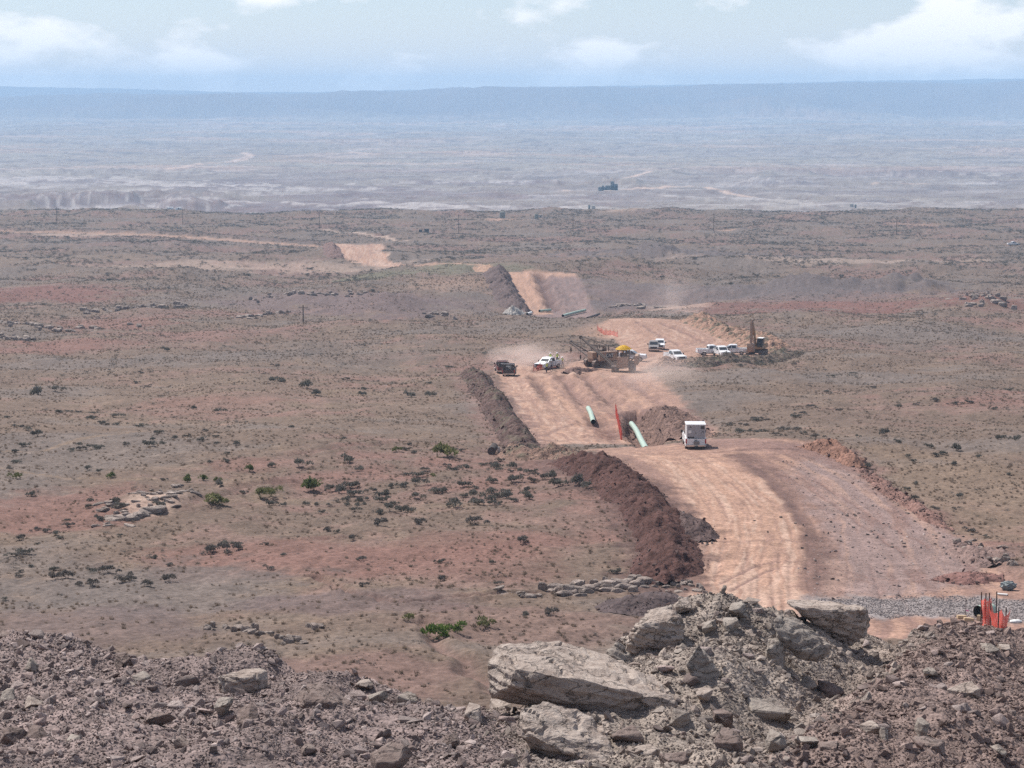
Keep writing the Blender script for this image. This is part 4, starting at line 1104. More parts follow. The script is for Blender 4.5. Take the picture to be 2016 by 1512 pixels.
scatter_points("loose_stones", np.stack([x, y, ground_z(x, y) + s * .15], 1), np.stack([s, s, s * .7], 1), np.stack([q.normal(0, .4, len(s)), q.normal(0, .4, len(s)), q.uniform(0, 6.28, len(s))], 1), q.integers(0, 5, len(s)), FRAGS[:5],
               kind="stuff", label="small loose stones over the stony right side of the track", category="stones")

# ---------------------------------------------------------------- scrub
def leaf_mat(name, a, b_, trans=0.25):
    m, nt, b = new_mat(name)
    oi = N(nt, "ShaderNodeObjectInfo"); geo = N(nt, "ShaderNodeNewGeometry")
    wnn = N(nt, "ShaderNodeTexWhiteNoise", noise_dimensions='2D')
    cb = N(nt, "ShaderNodeCombineXYZ")
    nt.links.new(oi.outputs["Random"], cb.inputs[0]); nt.links.new(geo.outputs["Random Per Island"], cb.inputs[1])
    nt.links.new(cb.outputs[0], wnn.inputs["Vector"])
    mx = N(nt, "ShaderNodeMix", data_type='RGBA'); mx.inputs["A"].default_value = (*a, 1); mx.inputs["B"].default_value = (*b_, 1)
    av = N(nt, "ShaderNodeMath", operation='MULTIPLY_ADD'); av.inputs[1].default_value = .55
    hf = N(nt, "ShaderNodeMath", operation='MULTIPLY'); hf.inputs[1].default_value = .45
    nt.links.new(oi.outputs["Random"], hf.inputs[0]); nt.links.new(hf.outputs[0], av.inputs[2])
    nt.links.new(wnn.outputs["Value"], av.inputs[0]); nt.links.new(av.outputs[0], mx.inputs["Factor"])
    nt.links.new(mx.outputs["Result"], b.inputs["Base Color"])
    b.inputs["Roughness"].default_value = .85; b.inputs["Specular IOR Level"].default_value = .15
    tr = N(nt, "ShaderNodeBsdfTranslucent"); nt.links.new(mx.outputs["Result"], tr.inputs[0])
    ms = N(nt, "ShaderNodeMixShader"); ms.inputs[0].default_value = trans
    nt.links.new(b.outputs[0], ms.inputs[1]); nt.links.new(tr.outputs[0], ms.inputs[2])
    nt.links.new(ms.outputs[0], nt.nodes["Material Output"].inputs[0])
    return m
LM = {'s': leaf_mat("sage_leaf", (0.098, 0.091, 0.080), (0.225, 0.208, 0.178)),
      'p': leaf_mat("grey_brush", (0.115, 0.102, 0.092), (0.205, 0.180, 0.160)),
      'g': leaf_mat("green_leaf", (0.085, 0.110, 0.042), (0.190, 0.210, 0.085)),
      'y': leaf_mat("yellow_green_leaf", (0.125, 0.130, 0.055), (0.26, 0.25, 0.12)),
      'G': leaf_mat("bright_green_leaf", (0.085, 0.135, 0.030), (0.19, 0.25, 0.065)),
      't': leaf_mat("dry_grass_blade", (0.150, 0.114, 0.090), (0.310, 0.236, 0.182), .35)}
def shrub_mesh(seed, n=230, kind='s', up=0.5):
    q = np.random.default_rng(seed)
    # a few lobes, leaves spread through them
    L = q.integers(4, 7)
    lc = np.stack([q.normal(0, .42, L), q.normal(0, .42, L), q.uniform(.25, .6, L)], 1); lr = q.uniform(.32, .55, L)
    w = q.integers(0, L, n)
    d = q.normal(size=(n, 3)); d /= np.linalg.norm(d, axis=1)[:, None]
    d[:, 2] = np.abs(d[:, 2]) * .9 - .12
    c = lc[w] + d * (lr[w] * q.uniform(.55, 1.05, n))[:, None]
    c[:, 2] = np.maximum(c[:, 2], .03)
    a = d * .6 + q.normal(size=(n, 3)) * .5; a[:, 2] += up; a /= np.linalg.norm(a, axis=1)[:, None]
    b_ = np.cross(a, q.normal(size=(n, 3))); b_ /= np.linalg.norm(b_, axis=1)[:, None]
    ln = q.uniform(.10, .22, n)[:, None]; wd = q.uniform(.05, .10, n)[:, None]
    v = np.stack([c - b_ * wd - a * ln * .4, c + b_ * wd - a * ln * .4, c + a * ln + b_ * wd * .3], 1).reshape(-1, 3)
    f = np.arange(3 * n).reshape(-1, 3)
    # twigs from the root
    m = 14
    base = np.zeros((m, 3)); tip = lc[q.integers(0, L, m)] + q.normal(0, .18, (m, 3)); tip[:, 2] = np.abs(tip[:, 2])
    sd = np.cross(tip, [0, 0, 1]); sd /= np.linalg.norm(sd, axis=1)[:, None] + 1e-9
    v2 = np.stack([base - sd * .02, base + sd * .02, tip], 1).reshape(-1, 3)
    v = np.concatenate([v, v2]); f = np.concatenate([f, np.arange(3 * m).reshape(-1, 3) + 3 * n])
    return mesh_from("shrub", v, f, False, None, LM[kind])
def tuft_mesh(seed, n=34, kind='t'):
    q = np.random.default_rng(seed)
    th = q.uniform(0, 6.28, n); rr = q.uniform(0, .45, n); base = np.stack([rr * np.cos(th), rr * np.sin(th), np.zeros(n)], 1)
    tip = base * q.uniform(1.3, 2.2, n)[:, None]; tip[:, 2] = q.uniform(.35, .95, n)
    sd = q.normal(size=(n, 3)); sd[:, 2] = 0; sd /= np.linalg.norm(sd, axis=1)[:, None]
    w = q.uniform(.05, .11, n)[:, None]
    v = np.stack([base - sd * w, base + sd * w, tip], 1).reshape(-1, 3)
    return mesh_from("tuft", v, np.arange(3 * n).reshape(-1, 3), False, None, LM[kind])
SHRUB = {k: [shrub_mesh(800 + 10 * i + j, 320 if k in 'gyG' else 300, k) for j in range(4)] for i, k in enumerate('spgyG')}
TUFT = [tuft_mesh(900 + j) for j in range(4)]
SMALL_S = [shrub_mesh(950 + j, 70, 's') for j in range(3)]; SMALL_P = [shrub_mesh(960 + j, 70, 'p') for j in range(3)]

HAND = """589,914,28,s 690,906,30,s 820,929,24,s 848,930,14,y 918,921,18,s 893,920,18,s 979,909,26,s 1006,908,20,s 1024,923,18,s 1007,935,30,s 966,939,22,s 1048,935,20,p 1068,932,22,p 1092,932,26,s
689,947,28,s 667,957,30,s 650,955,20,s 696,963,26,s 792,950,22,s 771,953,16,s 821,948,24,s 912,948,24,s 855,960,26,s 872,959,22,s 735,959,18,s 759,968,28,s 969,957,24,s 976,966,18,s 996,963,20,s 1034,954,18,s 1033,968,22,s 1000,972,28,s
932,972,28,s 917,970,16,s 935,985,30,s 964,978,22,s 967,987,18,s 1012,982,16,s 982,987,14,s 1042,978,20,s 893,991,30,s 881,991,16,s 683,976,18,s 705,979,18,s 722,978,14,s 750,981,28,s 777,985,16,s 760,988,12,s 818,973,24,s 720,987,12,s 705,990,14,s
683,990,14,s 699,1003,16,s 634,1005,12,s 604,984,14,s 622,990,14,s 646,991,12,s 561,991,14,s 536,987,20,s 750,1009,20,s 768,1002,26,s 787,999,24,s 808,997,24,s 970,1112,14,s 979,1146,16,s 1033,1070,26,p 937,1023,30,p 827,1029,24,p 747,1036,26,p
696,1063,18,p 664,1051,12,s 646,1046,18,p 714,1157,18,p 866,1142,20,p 865,1104,18,s 1033,1215,18,s 1083,1209,26,p 436,953,20,s 479,959,16,s 226,996,22,s 237,1005,22,s 199,1018,20,s 62,973,18,s 62,1115,14,s 112,1140,26,p 130,1140,26,p 214,1128,30,p
240,1146,26,p 258,1144,22,p 295,1152,26,p 179,1153,24,p 155,1152,18,p 333,1139,26,p 420,1079,30,p 445,1081,30,p 470,1078,24,p 9,1173,14,s 293,877,22,s 321,875,14,s 302,866,12,s 246,875,10,s 399,868,16,s 424,863,12,s 464,874,16,s 448,895,12,s 449,908,16,s 414,910,12,s
536,915,18,s 173,921,16,s 193,927,12,s 48,872,18,s 31,883,14,s 71,856,24,s 317,1003,22,s 176,985,14,s 176,1000,14,s 1710,913,22,s 1806,939,12,s 1785,960,12,s 1803,981,16,s 1889,968,16,s 1831,873,16,s 1999,870,22,s 1883,879,26,s 1788,896,12,s 1924,899,14,s
1797,906,12,s 1880,914,16,s 1687,864,10,s 1770,870,16,s 1843,894,18,s 1858,893,16,s 1742,856,20,s 1965,865,22,s 1100,946,30,s 1140,946,34,s 1155,955,24,s 330,690,16,s 605,760,26,s 620,768,22,s 540,752,22,s 560,753,18,s 715,768,16,s 380,800,14,s 430,805,18,s 810,770,22,s 850,768,22,s 75,770,30,s 110,768,20,s"""
UNIQ = [(618, 951, 46, 'g', "green bush at the right end of the row along the wash"), (512, 972, 34, 'y', "wide yellow green brush on the bank of the wash"),
        (535, 970, 30, 'y', "yellow green brush joined to the wide brush on its right"), (369, 945, 24, 'g', "tall green bush above the pale rock outcrop"),
        (400, 942, 20, 'g', "small round green bush right of the tall green bush"), (216, 938, 20, 'g', "lone green bush on the open slope far from the berm"),
        (31, 938, 20, 'y', "pale green bush at the left edge on the open slope"), (410, 990, 38, 'y', "yellow green bush at the right end of the pale rock outcrop"),
        (434, 992, 30, 'y', "lower yellow green bush beside the pale rock outcrop"), (427, 944, 14, 'g', "smallest green bush above the wash"),
        (491, 921, 20, 'g', "dark green bush below the red bare patch"), (862, 1246, 46, 'G', "bright green bush in the gully, larger and lower of two"),
        (900, 1240, 42, 'G', "bright green bush in the gully, smaller and higher of two"), (805, 1228, 26, 'y', "dull green bush left of the bright green bushes"),
        (960, 1228, 34, 'y', "pale sage green bush right of the bright green bushes"), (860, 892, 50, 'y', "long green brush in the ditch leading to the culvert"),
        (780, 886, 20, 'y', "green tuft of brush left of the long brush in the ditch")]
KN = {'s': "dark grey green sagebrush", 'p': "pale grey brush clump", 'y': "dull green brush clump"}
taken = []
def put_shrub(px, py, w, k, lab, grp, i):
    p = gz(px, py); s = w * p[1] / F * .63
    o = link("sagebrush" if k in 'sp' else "green_bush", SHRUB[k][i % 4], None, (p[0], p[1], p[2] - .03), label=lab, category="shrub")
    if grp: o["group"] = grp
    o.scale = (s, s, s * random.uniform(.95, 1.25) * (1.25 if "tall" in lab else 1)); o.rotation_euler = (0, 0, random.uniform(0, 6.28))
    taken.append((p[0], p[1]))
for i, (px, py, w, k, lab) in enumerate(UNIQ): put_shrub(px, py + w * .18, w, k, lab, None, i)
nsh = 0
for i, t in enumerate(HAND.split()):
    px, py, w, k = t.split(','); px, py, w = int(px), int(py), int(w)
    put_shrub(px, py + w * .18, w, k, KN[k], "brush on the range", i); nsh += 1

# scatter over the rest of the range
def range_samples(n, d0, d1, seed, half=0.262, power=1.0):
    q = np.random.default_rng(seed)
    y = (q.uniform(d0 ** (2 * power), d1 ** (2 * power), n)) ** (1 / (2 * power)); x = q.uniform(-half, half, n) * y
    sd = np.full(n, 1e9)
    for R in ROWS: sd = np.minimum(sd, polygon_sd(R, x, y))
    k = sd > 0.7
    for P, w, c in ROADS:
        a, s = polyline_coords(P, x, y); k &= np.abs(a) > w
    for cx, cy, rx, ry, kk, st in RED:
        if kk in ('deepred', 'grey', 'mauve', 'tan', 'pale') and st >= .5:
            k &= (((x - cx) / rx) ** 2 + ((y - cy) / ry) ** 2 > 1) | (q.random(n) < .3)
    return x[k], y[k], q
x, y, q = range_samples(80000, 150, 1560, 51, power=1.0)
den = 1.5 * fbm(x / 45, y / 60, 3, 151) + .9 * fbm(x / 12, y / 14, 3, 153) + .35 * sstep(420, 700, y)
k = den + q.uniform(-.4, .4, len(x)) > .38
x, y = x[k], y[k]
s = (.22 + .42 * q.random(len(x)) ** 1.6) * (1 + 1.0 * sstep(450, 900, y)) * q.uniform(.7, 1.25, len(x))
z = ground_z(x, y) - .03
tk = np.array(taken)
app = s / y
order = np.argsort(-app)
single = []
for i in order:
    if len(single) >= 300 - nsh: break
    if np.min(np.hypot(tk[:, 0] - x[i], tk[:, 1] - y[i])) < 1.2: continue
    px = px_of(x[i], y[i])
    if 0 < px < 2016: single.append(i)
rest = np.ones(len(x), bool); rest[single] = False
for i in single:
    P = Vector((x[i], y[i], z[i]))
    dv = y[i] * _cp - z[i] * _sp; py = 756 - (y[i] * _sp + z[i] * _cp) / dv * F; px = 1008 + x[i] / dv * F
    kd = 's' if q.random() < .65 else 'p'
    o = link("sagebrush", SHRUB[kd][i % 4], None, P, label=KN[kd], category="shrub", group="brush on the range")
    o.scale = (s[i], s[i], s[i] * .8); o.rotation_euler = (0, 0, q.uniform(0, 6.28))
MARKS = [(369, 945, "tall green bush above the outcrop"), (216, 938, "lone green bush"), (618, 951, "green bush ending the wash"), (524, 972, "wide yellow green brush"), (300, 1000, "pale flat rock outcrop"),
         (880, 1240, "bright green bushes"), (1150, 1155, "long pale rock ledge"), (975, 889, "culvert post"), (860, 892, "long brush in the ditch"), (1280, 1060, "dark earth berm"), (970, 800, "berm on the hill"), (1003, 735, "dark work truck"),
         (1366, 860, "white box pickup"), (1640, 890, "red brown windrow"), (1800, 1010, "stony right edge"), (1985, 1160, "tarp bundle"), (450, 1240, "dark broken ledge"), (597, 615, "short wooden pole"), (1580, 690, "end of the grassy berm"),
         (0, 870, "left edge of the picture"), (120, 800, "left end of the open slope"), (170, 1060, "red patch at the left"), (700, 990, "loose brush patch"), (0, 1120, "left edge low on the slope"), (2016, 880, "right edge of the picture"), (2016, 760, "right edge on the far slope"), (420, 1078, "pale brush line"), (120, 1140, "pale brush low on the left"), (700, 1110, "red bare patch"),
         (300, 780, "open middle slope"), (600, 765, "row of dark brush on the middle slope"), (1720, 800, "open slope right of the trench"), (1050, 1070, "red slope beside the berm"), (820, 975, "dense brush patch")]
bpy.context.view_layer.update()
name_by_landmark([(o, proj(o.location)) for o in bpy.data.objects if o.get("group") == "brush on the range"], MARKS, lambda o: o["label"])
def zrot(n, q, t=.15): return np.stack([q.normal(0, t, n), q.normal(0, t, n), q.uniform(0, 6.28, n)], 1)
x, y, z, s = x[rest], y[rest], z[rest], s[rest]
scatter_points("sagebrush_cover", np.stack([x, y, z], 1), np.stack([s, s, s * q.uniform(.6, .95, len(x))], 1), zrot(len(x), q), q.integers(0, 6, len(x)), SMALL_S + SMALL_P,
               kind="stuff", label="sagebrush dotting the range beyond the nearest slopes", category="brush")
x, y, q = range_samples(150000, 100, 800, 57, power=0.6)
den = 1.4 * fbm(x / 14, y / 16, 3, 161) + .8 * fbm(x / 3, y / 3, 2, 163)
k = den + q.uniform(-.6, .6, len(x)) > -.2
x, y = x[k], y[k]
s = (.08 + .24 * q.random(len(x)) ** 1.7) * (1 + .6 * sstep(250, 600, y))
z = ground_z(x, y) - .02
scatter_points("dry_grass", np.stack([x, y, z], 1), np.stack([s, s, s * q.uniform(.6, 1.1, len(x))], 1), zrot(len(x), q), np.where(q.random(len(x)) < .06, q.integers(4, 10, len(x)), q.integers(0, 4, len(x))), TUFT + SMALL_S + SMALL_P,
               kind="stuff", label="dry bunch grass and low weeds over the open range", category="grass")
# brush thrown up on the grassy berms
def on_mesh(obj, n, q, zmin=None):
    co = np.empty(len(obj.data.vertices) * 3, np.float32); obj.data.vertices.foreach_get("co", co); co = co.reshape(-1, 3)
    return co[q.integers(0, len(co), n)] + q.normal(0, .1, (n, 3)) * np.array([1, 1, 0])
bp_, q = [], np.random.default_rng(61)
for o in list(bpy.data.objects):
    lb = o.get("label", "")
    if "grassy earth berm" in lb: bp_.append(on_mesh(o, 420, q))
    elif "eroded cut bank" in lb: bp_.append(on_mesh(o, 200, q))
    elif "climbing the hill" in lb or "low sandy brown" in lb: bp_.append(on_mesh(o, 70, q))
bp_ = np.concatenate(bp_); s = q.uniform(.2, .55, len(bp_))
scatter_points("uprooted_brush", bp_ - np.array([0, 0, .05]), np.stack([s, s, s * .8], 1), zrot(len(bp_), q, .5), q.integers(0, 9, len(bp_)), SMALL_S + SMALL_P + SMALL_P,
               kind="stuff", label="uprooted brush mixed into the earth berms", category="brush")

# ---------------------------------------------------------------- rock outcrops in the range
def ledge_run(line, n, w, label, seed, spread=1.2, thick=.22):
    q = random.Random(seed); P = smooth_poly(gpl(line), 10)
    root = bpy.data.objects.new("rock_ledge", None); COL.objects.link(root)
    c = P[len(P) // 2]; root.location = (c[0], c[1], float(ground_z(c[0], c[1])))
    root["label"] = label; root["category"] = "rock outcrop"
    for i in range(n):
        t = q.random() * (len(P) - 1); j = int(t); p = P[j] + (P[min(j + 1, len(P) - 1)] - P[j]) * (t - j)
        sx = w * q.uniform(.45, 1.3); dy = q.gauss(0, spread)
        x, y = p[0] + q.gauss(0, spread * .5), p[1] + dy
        o = link("slab", LEDGE[i % 6], root, (x - c[0], y - c[1], float(ground_z(x, y)) - root.location.z + thick * .15))
        o.scale = (sx, sx * q.uniform(.6, 1.1), thick * q.uniform(.6, 1.5)); o.rotation_euler = (q.gauss(0, .1), q.gauss(0, .12), q.uniform(-.5, .5))
LEDGE = []
for i in range(6):
    r = random.Random(300 + i)
    bm = hull_bm(rand_hull(r, 16, (1, .8, 1), .75)); roughen(bm, .5, .05, .08, 80 + i, 0, 1)
    LEDGE.append(bm_obj_mesh(bm, "slab", M_ledge))
ledge_run([(205, 1018), (240, 1003), (290, 995), (340, 985), (370, 970)], 70, 0.55, "pale flat rock outcrop beside the yellow green bushes", 1, 2.6, .22)
ledge_run([(225, 1020), (262, 1021), (305, 1012)], 9, 1.1, "thick pale ledge at the lower edge of the flat outcrop", 2, .4, .42)
ledge_run([(1060, 1160), (1110, 1157), (1160, 1155), (1215, 1152), (1250, 1146)], 46, 0.7, "long pale rock ledge at the foot of the dark berm", 3, 1.0, .40)
ledge_run([(1255, 1142), (1300, 1148), (1340, 1155), (1380, 1165)], 30, 0.4, "broken rocks along the foot of the dark berm by the track", 4, 1.2, .28)
ledge_run([(975, 1172), (1010, 1172), (1040, 1176)], 14, 0.45, "small pale rock ledge left of the long ledge", 5, .7, .25)
ledge_run([(410, 1232), (450, 1236), (500, 1248), (560, 1262), (600, 1270)], 30, 0.4, "dark broken ledge on the slope above the left bank", 6, .7, .30)
ledge_run([(606, 1232), (628, 1240)], 6, 0.5, "small dark rock cluster above the left bank", 7, .4, .35)
ledge_run([(0, 640), (60, 645), (120, 648), (250, 642)], 40, 1.3, "long grey ledge at the left edge of the far slope", 8, 4, .7)
ledge_run([(0, 665), (40, 668), (0, 672)], 20, 1.4, "stepped grey ledge below the long ledge at the left edge", 9, 2.5, .8)
ledge_run([(160, 612), (230, 609), (300, 606), (360, 600)], 44, 1.3, "dark ledge across the red patch on the far slope", 10, 4, .9)
ledge_run([(450, 622), (490, 624), (560, 618)], 24, 1.2, "low grey ledge near the short pole", 11, 3, .7)
ledge_run([(560, 588), (640, 585), (700, 590)], 40, 1.2, "scattered boulders on the mauve hillside", 12, 14, .9)
ledge_run([(1890, 598), (1950, 606), (1920, 610)], 40, 1.3, "dark ledge at the right edge of the far slope", 13, 6, 1.0)
ledge_run([(1225, 606), (1250, 602), (1300, 603)], 14, 1.8, "broken pale rocks above the graded loop", 14, 4, .8)
ledge_run([(860, 628), (885, 625), (840, 620)], 10, 1.6, "grey rocks at the foot of the far hollow", 15, 4, .9)
ledge_run([(1890, 1075), (1920, 1090), (1960, 1112), (1975, 1120)], 34, 0.45, "pale broken rocks on the rim of the stony area", 16, 1.3, .35)
ledge_run([(1560, 1020), (1600, 1055), (1700, 1060), (1800, 1050), (1850, 1060)], 40, 0.16, "loose stones strewn over the stony area", 17, 5, .14)
ledge_run([(1345, 1040), (1380, 1060), (1400, 1068), (1330, 1010)], 40, 0.2, "pale stones in the heap beside the dark berm", 18, .9, .18)

# ---------------------------------------------------------------- machine-building helpers
def B():
    return bmesh.new()
def box(bm, c, s, bev=0.0, top=(1, 1), rot=None):
    """box at c of size s, its top face scaled by top"""
    vs = []
    for z in (-1, 1):
        kx, ky = top if z > 0 else (1, 1)
        for x, y in ((-1, -1), (1, -1), (1, 1), (-1, 1)):
            p = Vector((x * s[0] / 2 * kx, y * s[1] / 2 * ky, z * s[2] / 2))
            if rot is not None: p = rot @ p
            vs.append(bm.verts.new(p + Vector(c)))
    fs = [(3, 2, 1, 0), (4, 5, 6, 7), (0, 1, 5, 4), (1, 2, 6, 5), (2, 3, 7, 6), (3, 0, 4, 7)]
    f = [bm.faces.new([vs[i] for i in q]) for q in fs]
    if bev: bmesh.ops.bevel(bm, geom=list({e for g in f for e in g.edges}), offset=bev, segments=2, affect='EDGES')
    return bm
def cyl(bm, p0, p1, r0, r1=None, seg=14, caps=True):
    p0, p1 = Vector(p0), Vector(p1); r1 = r0 if r1 is None else r1
    q = (p1 - p0).to_track_quat('Z', 'Y')
    A = [bm.verts.new(p0 + q @ Vector((math.cos(2 * math.pi * i / seg) * r0, math.sin(2 * math.pi * i / seg) * r0, 0))) for i in range(seg)]
    Bv = [bm.verts.new(p1 + q @ Vector((math.cos(2 * math.pi * i / seg) * r1, math.sin(2 * math.pi * i / seg) * r1, 0))) for i in range(seg)]
    for i in range(seg): bm.faces.new((A[i], A[(i + 1) % seg], Bv[(i + 1) % seg], Bv[i]))
    if caps: bm.faces.new(A[::-1]); bm.faces.new(Bv)
    return bm
def prism(bm, prof, x0, x1, bev=0.0, taper=None):
    """outline in the (y, z) plane drawn out from x0 to x1; taper(z) narrows it with height"""
    def X(x, z): return x * (taper(z) if taper else 1)
    a = [bm.verts.new((X(x0, z), y, z)) for y, z in prof]; b_ = [bm.verts.new((X(x1, z), y, z)) for y, z in prof]
    n = len(prof); f = [bm.faces.new(a), bm.faces.new(b_[::-1])]
    for i in range(n): f.append(bm.faces.new((a[i], b_[i], b_[(i + 1) % n], a[(i + 1) % n])))
    bmesh.ops.recalc_face_normals(bm, faces=f)
    if bev: bmesh.ops.bevel(bm, geom=[e for e in {e for g in f for e in g.edges} if e.calc_face_angle(0) > .5], offset=bev, segments=2, affect='EDGES')
    return bm
def part(name, bm, mat, parent, **kw):
    bmesh.ops.recalc_face_normals(bm, faces=bm.faces[:])
    return link(name, bm_obj_mesh(bm, name, mat), parent, **kw)
def thing(name, label, cat, loc, theta=0.0, group=None, tilt=None):
    """theta: heading in degrees from straight away, turning right"""
    o = bpy.data.objects.new(name, None); COL.objects.link(o); o.location = [float(v) for v in loc]
    o.rotation_euler = (tilt or 0, 0, -math.radians(theta))
    o["label"] = label; o["category"] = cat
    if group: o["group"] = group
    return o
M = dict(
    white=plain("white_paint", (0.74, 0.74, 0.745), .35, 0, .10), glass=plain("dark_glass", (0.03, 0.035, 0.04), .08, 0, .06, .6), tyre=plain("tyre_rubber", (0.03, 0.028, 0.027), .85, 0, .35),
    rim=plain("wheel_steel", (0.45, 0.45, 0.45), .4, .6, .25), black=plain("black_plastic", (0.025, 0.025, 0.027), .55, 0, .15), red=plain("tail_lamp_red", (0.42, 0.02, 0.02), .3, 0, .05),
    lamp=plain("lamp_lens", (0.75, 0.75, 0.72), .15, .2, .05), chrome=plain("chrome", (0.62, 0.62, 0.63), .22, .9, .12), dark=plain("dark_paint", (0.035, 0.033, 0.036), .4, 0, .25),
    maroon=plain("maroon_paint", (0.11, 0.028, 0.026), .4, 0, .22), greyp=plain("grey_paint", (0.20, 0.20, 0.205), .4, 0, .22), boxshade=plain("box_rear_shade", (0.33, 0.335, 0.355), .45, 0, .10),
    yellow=plain("machine_yellow", (0.34, 0.185, 0.065), .6, 0, .5), tan=plain("dusty_machine_tan", (0.36, 0.235, 0.155), .75, 0, .7), steel=plain("rusty_steel", (0.055, 0.042, 0.036), .7, .2, .2),
    track=plain("track_steel", (0.085, 0.074, 0.070), .75, .3, .45), brolly=plain("yellow_canvas", (0.80, 0.52, 0.02), .7, 0, .02), green=plain("green_pipe_coating", (0.33, 0.47, 0.39), .5, 0, .28),
    inside=plain("pipe_bore", (0.02, 0.018, 0.018), .9, 0, .1), orange=plain("orange_fence_net", (0.88, 0.14, 0.10), .6, 0, .05), post=plain("fence_post_steel", (0.05, 0.045, 0.045), .7, .2, .25),
    wood=plain("weathered_wood", (0.16, 0.12, 0.095), .9, 0, .1), timber=plain("fresh_timber", (0.55, 0.41, 0.26), .8, 0, .12), tank=plain("tank_green", (0.22, 0.255, 0.235), .6, 0, .15),
    cream=plain("tank_cream", (0.46, 0.43, 0.38), .6, 0, .15), jeans=plain("denim", (0.035, 0.045, 0.075), .9, 0, .2), vest=plain("hi_vis_lime", (0.62, 0.75, 0.16), .7, 0, .05), shirt=plain("work_shirt", (0.33, 0.33, 0.34), .9, 0, .15),
    skin=plain("skin", (0.42, 0.25, 0.18), .6, 0, .05), hat=plain("white_hard_hat", (0.82, 0.82, 0.80), .4, 0, .03), boot=plain("leather_boot", (0.06, 0.042, 0.032), .8, 0, .4), concrete=plain("concrete", (0.42, 0.41, 0.39), .9, 0, .1),
    tarp=plain("blue_grey_tarp", (0.155, 0.19, 0.20), .7, 0, .12), whitep=plain("white_plastic", (0.74, 0.74, 0.72), .5, 0, .08), pink=plain("pink_ribbon", (0.75, 0.16, 0.42), .7, 0, 0), plant=plain("plant_steel", (0.10, 0.12, 0.13), .7, .2, .1))

